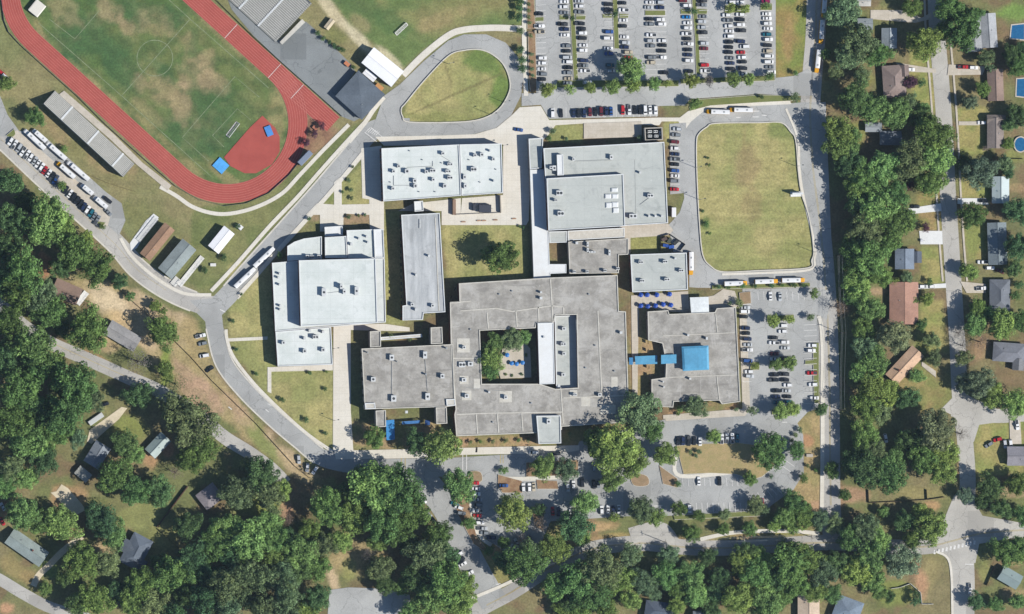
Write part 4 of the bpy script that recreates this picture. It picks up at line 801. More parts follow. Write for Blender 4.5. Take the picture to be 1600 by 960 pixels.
def car_kind(kind):
    if kind == 'sedan': h = hull([(-2.3,.78,.72),(-2.2,.86,.9),(-1.5,.9,.98),(0,.91,.95),(1.3,.9,.92),(2.0,.85,.8),(2.3,.72,.62)], .22); c, p = cabin(-1.55,.95,-.85,.2,.83,.66,.93,1.45,'all'); wx = 1.4; L = 4.6
    elif kind == 'suv': h = hull([(-2.35,.85,.95),(-2.25,.92,1.08),(0,.95,1.1),(1.2,.94,1.06),(2.1,.9,.98),(2.35,.78,.75)], .28); c, p = cabin(-2.2,1.0,-1.85,.35,.9,.74,1.06,1.75,'all'); wx = 1.45; L = 4.7
    elif kind == 'pickup': h = hull([(-2.75,.9,.95),(-2.7,.95,1.02),(1.1,.96,1.05),(2.3,.93,1.02),(2.7,.8,.8)], .32); c, p = cabin(-.55,1.25,-.4,.65,.9,.74,1.03,1.8,'all'); wx = 1.7; L = 5.5
    else: h = hull([(-2.5,.88,.95),(-2.45,.95,1.05),(0,.97,1.08),(1.6,.96,1.0),(2.3,.92,.85),(2.5,.8,.65)], .25); c, p = cabin(-2.4,1.75,-2.2,.85,.93,.78,1.0,1.8,'all'); wx = 1.55; L = 5.0
    h.add(c.v, c.f)
    if kind == 'pickup': m = MB(); m.box(-2.62,-.68,-.74,.74,1.055,1.06); p['cargo_bed'] = m.mesh('cargo_bed', M['dark'])
    if kind == 'van': pass
    return h.mesh('body', M['paint']), p, wx
KIND = {k: car_kind(k) for k in ('sedan','suv','pickup','van')}
PAINT = {'w': ((244,244,242),'white'), 's': ((196,200,202),'silver'), 'g': ((132,138,142),'grey'), 'k': ((34,38,44),'black'), 'n': ((34,50,84),'navy blue'), 'b': ((44,86,150),'blue'), 'B': ((30,130,196),'bright blue'),
         'r': ((190,34,42),'red'), 'd': ((108,34,44),'dark red'), 't': ((34,108,124),'teal'), 'o': ((196,184,160),'tan'), 'm': ((150,30,80),'crimson')}
ORD = 'first second third fourth fifth sixth seventh eighth ninth tenth eleventh twelfth thirteenth fourteenth fifteenth sixteenth seventeenth eighteenth'.split()
crng = random.Random(5); NCAR = 0
def car(px, py, ang, code, label, group, kind=None, flip=None):
    global NCAR
    NCAR += 1
    kind = kind or crng.choice(('sedan','sedan','suv','suv','suv','pickup','van')); me, pn, wx = KIND[kind]; col, cn = PAINT[code]
    fl = crng.random() < .5 if flip is None else flip; c = W(px+crng.uniform(-.4,.4), py, .8)
    r = empty('parked_car', (c[0], c[1], gz(px, py)), -math.radians(ang+crng.uniform(-2,2))+(math.pi if fl else 0), label.replace('{c}', cn).replace('{k}', {'sedan':'car','suv':'car','van':'car','pickup':'pickup'}[kind]), 'car', group)
    o = link('body', me, r); j = crng.uniform(.88,1.05); o.color = (*[min(.8, v*j) for v in A(*col)], 1)
    for k, m in pn.items(): link(k.strip(), m, r)
    for sx in (-1, 1):
        for sy in (-1, 1): o = link('wheel', WHEEL, r); o.location = (sx*wx, sy*.84, .33)
    return r
def row(s, ang, where, group, end='top', kind=None):
    it = s.split()
    for i, p in enumerate(it):
        x, y, c = p.split(','); n = ORD[i] if i < len(it)-1 or len(it) < 3 else 'last'
        car(float(x), float(y), ang, c, '{c} {k}, '+f'{n} from {end} in {where}', group)
G1 = 'cars parked in the north lot'
COLS = [('the leftmost column of the north lot', '842,22,k 843,41,w 843,50,o 847,91,w 847,99,w 846,108,w 847,116,g 846,124,k'),
 ('the second column of the north lot', '881,3,w 881,11,w 881,20,g 879,38,k 882,46,n 883,55,w 885,72,g 885,80,k 886,90,s 887,97,w 887,106,k 887,114,g 888,123,o 887,130,g'),
 ('the third column of the north lot', '905,2,s 906,10,w 905,19,g 906,37,k 909,45,k 910,52,w 910,60,k 911,71,w 911,79,w 912,95,n 912,103,g 914,111,w 918,129,w'),
 ('the fourth column of the north lot', '951,7,k 951,16,k 951,50,b 950,60,w 951,76,w 952,84,b 953,102,t 954,111,s'),
 ('the fifth column of the north lot', '972,5,k 974,16,w 974,32,w 973,41,k 976,58,w 977,67,s 976,74,n 981,82,o 981,90,r'),
 ('the sixth column of the north lot', '1015,4,w 1014,12,s 1014,30,k 1015,38,g 1017,55,w 1017,64,s 1017,72,g 1018,90,g 1017,98,o'),
 ('the seventh column of the north lot', '1030,4,s 1031,12,n 1031,31,w 1034,38,w 1035,64,w 1035,71,k 1034,80,k 1033,90,w 1037,114,k'),
 ('the eighth column of the north lot', '1067,1,d 1073,9,w 1072,27,B 1074,36,w 1074,44,w 1073,53,w 1074,61,k 1075,69,w 1075,78,k 1075,86,n 1076,95,w 1076,112,k'),
 ('the ninth column of the north lot', '1097,1,k 1097,8,g 1098,26,g 1096,34,s 1096,43,s 1097,51,k 1100,68,s 1100,76,d 1101,102,r 1102,111,w'),
 ('the tenth column of the north lot', '1142,4,w 1135,24,w 1137,32,g 1139,41,w 1140,49,w 1139,57,w 1139,66,k 1139,74,k 1138,82,k 1141,91,g 1141,99,n 1142,108,k 1144,116,g'),
 ('the eleventh column of the north lot', '1157,4,w 1157,23,w 1156,31,k 1157,39,w 1158,48,k 1157,65,n 1163,73,w 1157,82,r 1160,90,w 1160,97,k 1161,107,k 1161,116,s'),
 ('the rightmost column of the north lot', '1196,2,m 1198,22,w 1199,29,w 1199,37,w 1200,45,w 1198,54,t 1200,62,w 1199,71,k 1200,80,o 1201,88,w 1201,97,w 1202,105,g 1205,113,w')]
for w_, s in COLS: row(s, 0, w_, G1)
row('863,177,w 877,177,k 896,177,n 904,177,k 913,177,n 922,175,d 930,175,k 939,174,d 947,174,n 955,174,b 973,172,r 983,172,w 992,172,k 1000,172,k 1008,172,w 1016,172,w 1024,172,w', 88, 'the row below the north lot', 'cars in the row above the gymnasium', 'left')
row('1058,202,s 1056,211,g 1054,222,d 1054,232,w 1055,241,n 1054,249,g 1054,257,k 1054,267,b 1055,275,w 1054,283,g 1054,296,r', 3, 'the column beside the gymnasium', 'cars beside the gymnasium')
row('17,221,w 23,226,w 30,231,s 36,237,w 42,242,w 48,246,w 54,251,s 59,256,w 65,261,w 70,266,r 76,271,w 81,276,k 87,281,b', -58, 'the left bus-yard row above its tree', 'cars parked along the bus yard', 'top left')
row('103,297,k 109,303,w 115,308,k 120,313,k 126,318,k 131,323,n 137,328,w 142,333,t 147,338,g 152,344,g', -58, 'the bus-yard row below its tree', 'cars parked along the bus yard', 'top left')
car(169,313,40,'k','{c} car beside the last white bus in the bus yard','cars parked along the bus yard','suv'); car(169,332,45,'g','{c} car at the lower end of the bus yard','cars parked along the bus yard','sedan')
G2 = 'cars parked in the east lot'
row('1165,481,s 1164,487,w 1162,495,k 1165,513,n 1165,521,k 1167,530,n 1168,539,s 1168,547,w 1168,564,b 1170,581,w 1171,588,s', 1, 'the left column of the east lot', G2)
row('1204,463,w 1219,464,s', 90, 'the top row of the east lot', G2, 'left')
row('1209,528,k 1209,536,w 1210,553,d 1210,561,s 1210,586,k 1209,594,k 1213,611,k 1213,620,n 1215,629,t', 0, 'the second column of the east lot', G2)
row('1223,509,w 1223,518,w 1226,535,w 1227,544,s 1226,560,k 1225,585,k 1226,594,k 1231,602,w 1229,611,s 1230,620,k 1231,628,t', 0, 'the third column of the east lot', G2)
row('1269,540,w 1267,548,w 1269,583,r 1270,601,w 1272,622,w', 0, 'the right column of the east lot', G2)
G3 = 'cars parked in the south lots'
row('742,755,r 743,764,w 744,772,w 746,781,s 746,789,g 746,798,w 745,806,r 750,817,w 753,826,s 757,833,g 768,840,n', 2, 'the leftmost column of the south lot', G3)
row('818,762,w 827,762,w 834,761,o 887,762,s 896,758,w 910,754,k 928,757,k 935,756,g', 88, 'the middle row of the south lot', G3, 'left')
row('864,799,r 873,800,n 892,802,w 940,797,w 950,796,w 958,797,n 967,796,w', 88, 'the lower row of the south lot', G3, 'left')
row('1059,689,k 1067,689,n 1076,689,k 1085,689,k 1094,690,w 1128,686,w 1136,685,s 1144,685,w 1152,685,t', 90, 'the row above the oval island', G3, 'left')
for v in ('787,759,0,b,{c} car alone beside the mulch strip of the south lot,sedan', '834,707,0,w,{c} van on the south drive behind a tree shadow,van', '869,709,0,k,{c} car on the south drive between two trees,suv', '928,730,90,s,{c} car in deep tree shade south of the main building,suv',
 '1092,752,88,w,{c} car in the stall row below the oval island,sedan', '1124,752,88,k,{c} car in the stall row below the oval island,suv', '1077,795,88,w,{c} car alone in the lowest stall row of the south lot,suv', '1191,787,84,r,long {c} pickup at the lower right of the south lot,pickup',
 '808,848,60,s,{c} car in shade at the lower left stalls of south lot,sedan', '829,843,60,k,{c} car in shade beside the purple-grey tree of south lot,sedan', '804,856,40,w,{c} car at the lowest corner of the south lot,sedan',
 '711,788,20,t,{c} car first of three on the slanting road verge,sedan', '717,793,20,w,{c} car second of three on the slanting road verge,suv', '721,802,10,g,{c} car third of three on the slanting road verge,suv',
 '661,781,50,w,{c} car topmost under the trees beside the slanting road,sedan', '670,804,50,s,{c} car second from top under trees beside the slanting road,sedan', '677,812,50,k,{c} car third from top under trees beside the slanting road,sedan', '686,821,40,w,{c} car fourth from top under trees beside the slanting road,suv',
 '717,866,-30,w,{c} car upper of three at the wood edge by the slanting road,suv', '720,875,-30,k,{c} car middle of three at the wood edge by the slanting road,sedan', '723,882,-30,w,{c} car lower of three at the wood edge by the slanting road,sedan', '733,896,-30,w,{c} car lowest and alone at the wood edge by the slanting road,suv',
 '313,525,-12,w,{c} pickup uppermost of four on the left verge,pickup', '317,537,-12,g,{c} car second of four on the left verge,suv', '319,556,-8,w,{c} car third of four on the left verge,van', '328,577,-35,k,{c} car lowest of four on the left verge,sedan',
 '467,718,85,s,{c} car uppermost of three on grass where two roads meet,suv', '480,731,95,w,{c} car middle of three on grass where two roads meet,suv', '492,735,-60,w,{c} car rightmost of three on grass where two roads meet,suv',
 '1422,109,0,w,{c} car in the drive of the brown hip-roofed house,suv', '1505,105,0,r,{c} car in the drive opposite the purple tree,pickup', '1521,106,0,w,{c} car ahead of the red one in the drive,suv', '1534,192,0,w,{c} car beside the brown-grey stepped house,suv', '1430,323,0,k,{c} car on the pale drive under the tree belt,sedan', '1536,314,0,k,{c} car at the pale blue-grey house,sedan',
 '1535,410,0,w,{c} car at the lower end of the long grey-green house,pickup', '1547,419,0,w,{c} car lower of two at the long grey-green house,suv', '1563,424,20,d,{c} car in shade below the long grey-green house,sedan', '1533,451,-5,w,{c} car at the dark slate house,pickup', '1438,448,0,w,{c} car left of two beside the reddish-brown house,suv', '1453,448,0,w,{c} car right of two beside the reddish-brown house,suv',
 '1589,664,85,w,{c} car on the drive near the right edge,pickup', '1559,687,-15,r,{c} car on grass near the right edge,suv', '1545,695,-30,g,{c} car on grass left of the red one,suv', '1570,694,80,s,{c} car just right of the red car on grass,suv', '1579,694,85,w,{c} car between the silver car and the pale drive,suv', '1384,685,80,w,{c} car in a clearing of the right-hand tree belt,suv', '1373,693,30,w,{c} car lower in the clearing of the right-hand tree belt,sedan',
 '1515,920,88,w,{c} pickup driving on the lower right street,pickup', '98,644,-30,s,{c} car hidden under west trees,sedan', '163,632,-20,k,{c} car beside the short pale drive on the left,sedan', '980,882,0,w,{c} car among trees south of the lower road,van', '4,792,60,s,{c} car at the left edge among trees,sedan', '3,815,60,r,{c} car at the left edge, lower,sedan', '8,120,40,w,{c} car at the left edge beside a small light tree,suv', '2,114,40,r,{c} car at the left edge above the white one,suv',
 '810,203,10,b,{c} utility cart alone on the concrete plaza,sedan'):
    q = v.split(','); car(float(q[0]), float(q[1]), float(q[2]), q[3], ','.join(q[4:-1]), 'cars standing singly', q[-1])
# buses
def bus_parts(front):
    b = hull([(-6,1.12,2.55),(-5.9,1.22,2.72),(3.5,1.22,2.72),(3.65,1.2,2.66)], .45); body = b.mesh('body', M[front])
    b = MB(); n = 9
    for x in (-5.98, 3.6):
        b.v += [(x, 1.2*math.cos(math.pi*(1-i/(n-1))), 2.70+.32*math.sin(math.pi*i/(n-1))) for i in range(n)]
    b.f = [(i, n+i, n+i+1, i+1) for i in range(n-1)]+[tuple(range(n)), tuple(range(2*n-1, n-1, -1))]; b.m = [0]*len(b.f); roof = b.mesh('roof', M['buswhite'])
    b = hull([(3.6,1.12,1.9),(5.4,1.08,1.7),(5.95,.9,1.2)], .5); hood = b.mesh('hood', M[front])
    b = MB(); b.add([(3.70,-1.0,1.92),(3.70,1.0,1.92),(3.67,.95,2.6),(3.67,-.95,2.6)], [(0,1,2,3)]); ws = b.mesh('windshield', M['glass'])
    b = MB(); b.box(-.45,.45,-.4,.4,0,.1); ht = b.mesh('roof_hatch', M['galv']); b = MB(); b.box(-.45,.45,-.02,.02,0,.6); wi = b.mesh('window', M['glass'])
    return body, roof, hood, ws, ht, wi
BUSP = {k: bus_parts(k) for k in ('busyellow','buswhite')}
def bus(px, py, ang, label, L=36, col='busyellow', group='school buses'):
    c = W(px, py, 2.5); r = empty('school_bus', (c[0], c[1], gz(px, py)), -math.radians(ang), label, 'bus', group); r.scale = (L/36, 1, 1); bo, ro, ho, ws, ht, wi = BUSP[col]
    for nm, m in (('body',bo),('roof',ro),('hood',ho),('windshield',ws)): link(nm, m, r)
    for x in (-3, 2): o = link('roof_hatch', ht, r); o.location = (x, 0, 3.0)
    for k in range(9):
        for s in (-1, 1): o = link('window', wi, r); o.location = (-5.2+k*1.05, s*1.225, 1.75)
    for x in (-3.4, 4.7):
        for s in (-1, 1): o = link('wheel', WHEEL, r); o.location = (x, s*1.0, .48); o.scale = (1.45, 1.3, 1.45)
bus(1122,175,182,'white-roofed school bus, left of two nose to tail on the loop road'); bus(1158,172,181,'white-roofed school bus, right of two nose to tail on the loop road')
bus(1150,443,-2,'white-roofed school bus, leftmost of three queued below the east field'); bus(1198,440,-2,'white-roofed school bus, middle of three queued below the east field'); bus(1240,438,-1,'white-roofed school bus, rightmost of three queued below the east field')
bus(1080,412,90,'white-roofed school bus standing against the small kitchen block'); bus(1278,96,96,'white-roofed school bus lowest in the tree shade on the main road'); bus(1284,50,94,'shaded school bus second up the main road under trees',37); bus(1288,10,94,'shaded school bus uppermost on the main road under trees')
bus(413,402,-43,'white bus, upper of two on the diagonal drive by the theatre',43,'buswhite'); bus(383,434,-43,'white bus, lower of two on the diagonal drive by the theatre',43,'buswhite')
bus(62,212,221,'white bus, first in the inner bus-yard file nearest the bleachers',28,'buswhite'); bus(88,236,221,'white bus, second in the inner bus-yard file nearest the bleachers',40,'buswhite'); bus(122,267,220,'white bus, third in the inner bus-yard file nearest the bleachers',44,'buswhite')
bus(54,218,223,'white bus, first in the outer bus-yard file',44,'buswhite'); bus(103,266,221,'white-roofed bus with yellow nose in the outer bus-yard file',36); bus(136,296,220,'short white bus, third in the outer bus-yard file',24,'buswhite'); bus(157,316,220,'short white bus, last in the outer bus-yard file',27,'buswhite')
# ---------------------------------------------------------------- trees
def crown_mesh(name, seed, nc, nl, leaf, flat=.8, core=.25, spread=.82, cone=0.0, rag=.1):
    r = np.random.default_rng(seed); cen = []; rad = []
    for i in range(nc):                                             # clump centres spread over the dome
        u = (i+.5)/nc; ph = math.pi*(3-math.sqrt(5))*i+r.random()*1.0; ct = 1-1.55*u; st = math.sqrt(max(0, 1-ct*ct))
        q = spread*(r.uniform(.52,.92) if i > 2 else .4); k = 1-cone*max(ct, 0)
        cen.append((q*st*math.cos(ph)*k, q*st*math.sin(ph)*k, q*ct*(1+cone*.6))); rad.append(r.uniform(.2,.36)*spread*(22/nc)**.33)
    cen = np.array(cen); rad = np.array(rad); n = nc*nl; an = np.arctan2(cen[:, 1], cen[:, 0]); ph = r.random(4)*6.28
    lob = 1+.13*np.sin(2*an+ph[0])+.10*np.sin(3*an+ph[1])+.07*np.sin(5*an+ph[2]); cen[:, :2] *= lob[:, None]; cen += r.normal(size=cen.shape)*.04; rad *= r.uniform(.7, 1.25, nc)
    ci = np.repeat(np.arange(nc), nl); d = r.normal(size=(n, 3)); d /= np.linalg.norm(d, axis=1)[:, None]; d[:, 2] = np.where(r.random(n) < .75, np.abs(d[:, 2]), d[:, 2])
    p = cen[ci]+d*(rad[ci]*(1+r.normal(size=n)*rag))[:, None]
    nr = d*.8+r.normal(size=(n, 3))*.42; ninner = int(n*core)
    if ninner:
        q = r.normal(size=(ninner, 3)); q /= np.linalg.norm(q, axis=1)[:, None]; q *= (r.random(ninner)**.4*.62*spread)[:, None]; p = np.concatenate([p, q]); nr = np.concatenate([nr, r.normal(size=(ninner, 3))+[0,0,.8]])
    n = len(p); nr /= np.linalg.norm(nr, axis=1)[:, None]; a = np.cross(nr, r.normal(size=(n, 3))); a /= np.linalg.norm(a, axis=1)[:, None]; b = np.cross(nr, a)
    s = (leaf*r.uniform(.6,1.35,n))[:, None]; t = s*r.uniform(.5,.9,n)[:, None]
    V = np.stack([p-a*s, p-b*t+nr*t*.2, p+a*s, p+b*t+nr*t*.2], 1).reshape(-1, 3); V[:, 2] = V[:, 2]*flat+1.05
    me = bpy.data.meshes.new(name); me.vertices.add(4*n); me.vertices.foreach_set('co', V.ravel()); me.loops.add(4*n); me.loops.foreach_set('vertex_index', np.arange(4*n, dtype=np.int32)); me.polygons.add(n); me.polygons.foreach_set('loop_start', np.arange(0, 4*n, 4, dtype=np.int32))
    me.update(calc_edges=True); me.materials.append(M['leaf']); return me
def trunk_mesh(seed, r0=.055, top=1.0, limbs=6):
    r = random.Random(seed); b = MB(); p = Vector((0,0,0)); n = 7; lv = []
    def limb(pts_, rr):
        k0 = len(b.v)
        for (q, w) in zip(pts_, rr): b.v += [(q.x+w*math.cos(2*math.pi*i/n), q.y+w*math.sin(2*math.pi*i/n), q.z) for i in range(n)]
        for j in range(len(pts_)-1):
            for i in range(n): b.f.append((k0+j*n+i, k0+j*n+(i+1)%n, k0+(j+1)*n+(i+1)%n, k0+(j+1)*n+i)); b.m.append(0)
        b.f.append(tuple(k0+(len(pts_)-1)*n+i for i in range(n))); b.m.append(0)
    limb([Vector((0,0,0)), Vector((0,0,.12)), Vector((r.uniform(-.03,.03),.02,.5)), Vector((0,0,top))], [r0*1.5, r0, r0*.8, r0*.4])
    for i in range(limbs):
        t = 2*math.pi*i/limbs+r.random(); z = r.uniform(.4,.75); e = Vector((math.cos(t)*.55, math.sin(t)*.55, z+r.uniform(.3,.6)))
        limb([Vector((0,0,z)), Vector((e.x*.5, e.y*.5, z+(e.z-z)*.65)), e], [r0*.5, r0*.35, r0*.15])
    return b.mesh('trunk', M['bark'])
TR = [trunk_mesh(i) for i in range(4)]
CR = {'R': [crown_mesh('crown', 10+i, 64, 100, .040, .74, .35, .92) for i in range(7)], 'P': [crown_mesh('crown', 30+i, 60, 90, .04, .9, .35, .92, .2) for i in range(3)],
      'S': [crown_mesh('crown', 40+i, 26, 34, .032, .8, .1, .88, 0, .3) for i in range(3)], 'B': [crown_mesh('crown', 50+i, 16, 60, .07, .8, .3, .85) for i in range(4)]}
TONE = {'y': ((.165,.225,.060),'yellow-green'), 'm': ((.084,.142,.038),'mid-green'), 'd': ((.057,.106,.038),'dark green'), 'l': ((.132,.200,.055),'bright green'), 'o': ((.098,.140,.062),'olive'), 'g': ((.108,.142,.078),'grey-green'), 'p': ((.075,.028,.040),'purple'), 'b': ((.14,.115,.095),'brown sparse')}
TREES = []
def T(s, hf=1.0, shape=None):
    for p in s.split():
        q = p.split(','); TREES.append((float(q[0]), float(q[1]), float(q[2]), q[3] if len(q) > 3 else ('m','m','l','m','o','m','l')[int(float(q[0])*7+float(q[1])*3) % 7], float(q[4]) if len(q) > 4 else hf, shape))
# woods and yards, west
T('16,283,22,d 72,345,38 40,318,20,d 100,352,20 118,392,31 150,417,28 134,374,15,l 37,424,34 12,385,26,d 62,461,28 20,345,28,d 95,418,18,d 8,440,24,d 29,455,30 79,487,25 137,516,34 15,504,26 52,542,36 95,512,16,d 58,575,25 117,603,36 29,609,34 102,644,32 140,622,22 60,640,24,d 17,659,32 44,688,30 87,673,28 120,684,16,o 5,560,26,d 85,570,20', 1.25)
T('254,519,26,m 216,565,22,b 216,618,22,d 258,577,14,l 187,440,14,d 203,463,9 243,478,10 254,487,8 100,233,7 97,291,8 55,183,15 10,131,13,l 160,355,5', 1.0); T('274,600,18,d 240,620,14,o', 1.0, 'S')
T('294,657,42 277,638,22,m 316,700,24 298,719,24 194,694,22,d 208,710,18 68,716,26,d 41,746,22,l 18,730,22,o 179,743,28 211,768,24 249,768,24,d 33,800,28,l 8,760,20,m 95,819,28,l 60,815,20,l 157,812,28,d 178,836,22 127,876,30,m 168,879,24,o 100,905,14,d 146,936,28 70,919,12,l 120,945,20,d 185,925,18,d', 1.0)
T('274,738,14,b', 1, 'S')
T('222,911,26 206,940,22 271,900,30 244,944,28 298,876,28,d 293,822,22,d 250,880,16 408,741,28,d 370,773,28,o 387,727,13 419,775,26,o 440,765,18,l 511,792,30 587,765,42 565,746,20,d 612,745,20,d 598,816,32 552,808,24,l 540,770,16,d 354,827,26,l 389,846,34,l 335,852,26 419,814,22 430,845,24 362,870,22,d 320,900,24,d 468,863,30 506,852,22,o 495,887,24 468,890,24,d 533,845,20,l 485,830,18 450,840,18,d 495,933,24,d 480,955,20 595,888,22,o 600,915,16,d', 1.05); T('576,868,15,b 448,812,12,b 488,852,12,b', 1, 'S')
T('381,900,28,o 349,917,28,o 414,906,26,o 446,930,28,o 354,947,26,o 316,938,26,d 408,946,26,o 380,930,22,o 330,962,24,o 440,895,22,o 450,962,22,o 290,930,22,d 270,955,20,d 425,870,20', 1.35, 'P')
T('623,767,40 644,802,28 617,826,28 590,845,18,l 685,837,24 667,867,32 640,850,20,d 696,868,22,d 696,907,34 725,913,22 673,934,30 717,942,26,l 626,919,12,l 650,905,24,d 640,955,18', 1.1)
# south lots
T('652,692,22,d 690,697,30,y 717,759,28,l 585,684,18 801,800,29,y 787,735,7 848,731,21,l 884,733,20,o 842,797,11,d 733,817,11 787,848,11 763,861,9 813,884,32,m 787,878,18,d 830,862,20,o 960,700,38,l 988,722,27,l 932,690,22 956,749,20,l 1040,710,20,l 1000,643,33 1020,672,18,m 914,786,20 898,820,28,d 910,842,14,l 866,856,24,l 845,872,18 1002,797,22 1022,808,16 960,809,9,l 1059,756,6 1087,636,18,o 1063,640,8 1115,682,13 1203,705,28 1245,704,15 1172,749,11 1255,747,9 1180,790,16 1061,795,13 1092,806,10 1132,804,10 1171,826,13 1080,834,15 1130,827,10 1209,822,10 1240,785,19 1225,808,16 1237,822,14 1257,812,18 1280,812,16,o 1196,797,8')
T('843,820,16,b 815,845,12,b', 1, 'S')
T('937,888,34 905,907,30 866,917,22 927,928,28 895,940,20,d 984,867,20,o 982,904,20,l 1005,909,20 960,915,18 1040,899,22,m 1045,867,17 1081,899,22 1087,930,22,l 1060,925,16 1123,904,19,d 1158,880,22,l 1181,897,24 1189,870,18,l 1234,880,32 1155,933,28 1197,941,28 1120,925,20,d 1244,915,22 1215,905,20,d 1255,802,18 1255,872,28,m 1285,895,24 1275,925,18,l 1165,862,16,d 1105,870,14,d 880,955,16,l 1058,948,16 1112,952,18,d 1222,932,18 985,938,18,l 948,952,16 905,960,18 1020,925,14,o 1225,860,16', .95)
T('1352,825,24 1327,840,22,m 1370,842,22 1360,870,26,l 1340,890,26,l 1310,880,20,d 1410,878,28,g 1365,905,20 1455,825,28,l 1440,800,16 1425,845,16 1415,815,18,d 1352,737,28,d 1330,725,20,d 1390,745,26,m 1470,735,24,l 1320,774,11 1507,774,14,g 1572,862,24 1590,858,22 1547,762,22,d 1590,757,20 1565,795,16,d 1597,805,16 1535,785,12,d 1555,945,12 1300,928,16 1372,922,14,l 1390,932,10,d 1430,927,8,d 1430,940,9,d 1525,940,14,d 1590,940,14 1305,820,16,o 1380,800,10 1300,735,14', 1.0)
# east belt
T('1317,20,26 1342,62,30,o 1372,85,22 1325,90,22 1445,67,28,l 1425,12,16 1505,50,30 1485,15,24 1520,25,16 1475,50,16 1540,90,14,o 1335,152,26,d 1367,170,26 1400,178,24 1420,160,14 1310,204,26,l 1327,220,22,l 1460,210,32 1440,185,18,d 1442,170,11,l 1535,140,13 1515,160,13,g 1290,85,9 1547,107,9,o 1592,105,18 1580,85,16,d 1305,112,12,o 1345,118,14,o 1590,180,18,d 1598,98,18 1596,75,12,d 1575,225,10 1577,195,12,d', 1.0)
T('1327,125,11,b', 1, 'S')
T('1314,228,24,l 1352,278,28 1383,262,28 1424,250,30,o 1461,247,30 1455,284,24 1342,290,22,l 1325,255,22,d 1367,325,30 1399,306,24 1338,318,20,d 1352,356,28 1399,350,26 1418,340,16 1334,390,22 1358,400,30 1388,378,20 1336,420,20 1340,446,24,l 1374,431,20 1361,484,22,l 1330,462,16 1350,515,18 1352,545,22 1367,564,24,l 1397,526,28,g 1346,580,20,l 1361,600,24,l 1388,615,22,l 1354,635,24 1418,622,20,d 1375,643,20 1352,678,24,m 1369,705,20,o 1396,724,22,l 1344,702,18,d', 1.0)
T('1462,670,32,g 1432,691,22,d 1475,710,24 1443,718,24,m 1410,690,16,d 1532,599,24,g 1551,618,22 1586,632,24 1508,600,16,g 1524,507,20 1565,507,24 1592,502,18,m 1540,490,14 1456,531,14 1459,559,14 1432,588,12,l 1505,560,14,o 1530,269,28,g 1508,255,14,d 1520,337,22,m 1514,425,15,l 1449,467,11,l 1417,433,10,o 1399,439,7,l 1452,440,6,d 1589,330,20,d 1592,385,22,d 1583,420,14,d 1527,481,16 1586,462,9 1592,445,8,d 1570,255,14,o 1575,270,10,d 1440,508,10 1430,470,7', 1.05)
T('1422,129,11,p 1446,355,8,p 1421,291,9,p 1345,297,6,p 1440,130,8,d 1502,678,13,b 1311,481,14,b 1420,165,6,p 1540,232,5,b', 1.0); T('1532,534,14,b 1505,540,13,b 1498,520,12,b', 1.0, 'S')
# campus
T('785,402,27,m 772,398,20,d', 1.05); T('768,562,19 766,580,14,m 800,531,17,o 776,535,15 818,528,12 760,545,12,d', 1.0)
T('855,140,12,y 890,140,9,y 922,138,10,y 956,136,13,l 985,108,22,y 988,132,13,l 1022,131,11,l 1042,131,7,y 1080,126,12,y 1108,126,9,b 1145,125,12,y 1170,124,10,y 1202,119,9 1142,13,9,y 1164,14,8,y 1196,9,8 894,29,5,d 961,22,6,d 1084,18,6,d 1085,163,10,l 1243,153,9 1190,152,4,d 1207,502,11,y 1234,500,9,y 1213,570,10,y 1234,567,12,y 1180,572,6,y 1219,643,14,y 1238,639,12,y 1266,496,7 1272,459,9 1283,640,10,d 1175,642,9,o 1243,114,5', 1.3)
SHR = []
def SH(s, t='d'):
    for p in s.split(): q = p.split(','); SHR.append((float(q[0]), float(q[1]), float(q[2]), q[3] if len(q) > 3 else t))
SH('503,197,7,p 491,209,7,p 479,223,7,p 812,2,8 811,13,7 811,27,8 812,48,7 813,78,8 815,94,8 815,107,8 95,290,6,m 372,354,5 349,402,6 320,422,6 377,460,3 364,502,4 369,546,4 400,584,4 441,625,5 478,656,5 508,677,4 484,583,4 508,608,4 510,581,3,m 437,400,6,l 551,261,3 545,282,4,o 548,297,4,o 549,310,4,o 535,300,3 483,342,4 545,339,4,o 560,337,3 570,336,3 812,354,3 818,356,3 1103,350,5,m 1109,365,3,m 1098,330,3 1106,247,3 1108,258,3,m 1170,738,4 1205,745,4,o 863,205,6,o 858,216,5 885,217,4,o 1000,216,6,o 1155,474,8,o 1140,474,4 1122,448,5 1137,449,4 1160,447,5,m 1180,447,4 1205,446,5 1222,446,4,m 1240,445,5 1255,446,4 1078,706,4,o 1092,706,5,o 1087,712,4,o 1250,672,5,o 1243,680,5,o 1237,688,4,o 1262,728,4,o 1240,770,4,o 1236,778,4 1060,647,4 1275,735,4,m 1150,640,4,o 1100,645,4')  # dark row left of the north-lot hedge: shrubs stand in for tree shadows
SH('826,7,4,o 826,17,4,o 826,27,4,o 827,36,4,o 829,56,4,o 830,85,4,o 831,97,4,o 831,108,4,o 832,118,4,o 720,690,4,o 735,691,4,o 750,690,4,m 770,690,4,o 790,689,4,o 810,688,4,m 825,688,4,o 890,678,4,o')
SH('496,52,5 505,60,5 515,66,4 522,72,5 535,78,5 552,105,4 530,76,4 640,530,4,o 612,526,5,o 700,655,4,d 690,672,5 676,690,5,m 822,555,3,m 815,585,3,o 790,585,3,o 800,587,3,o')
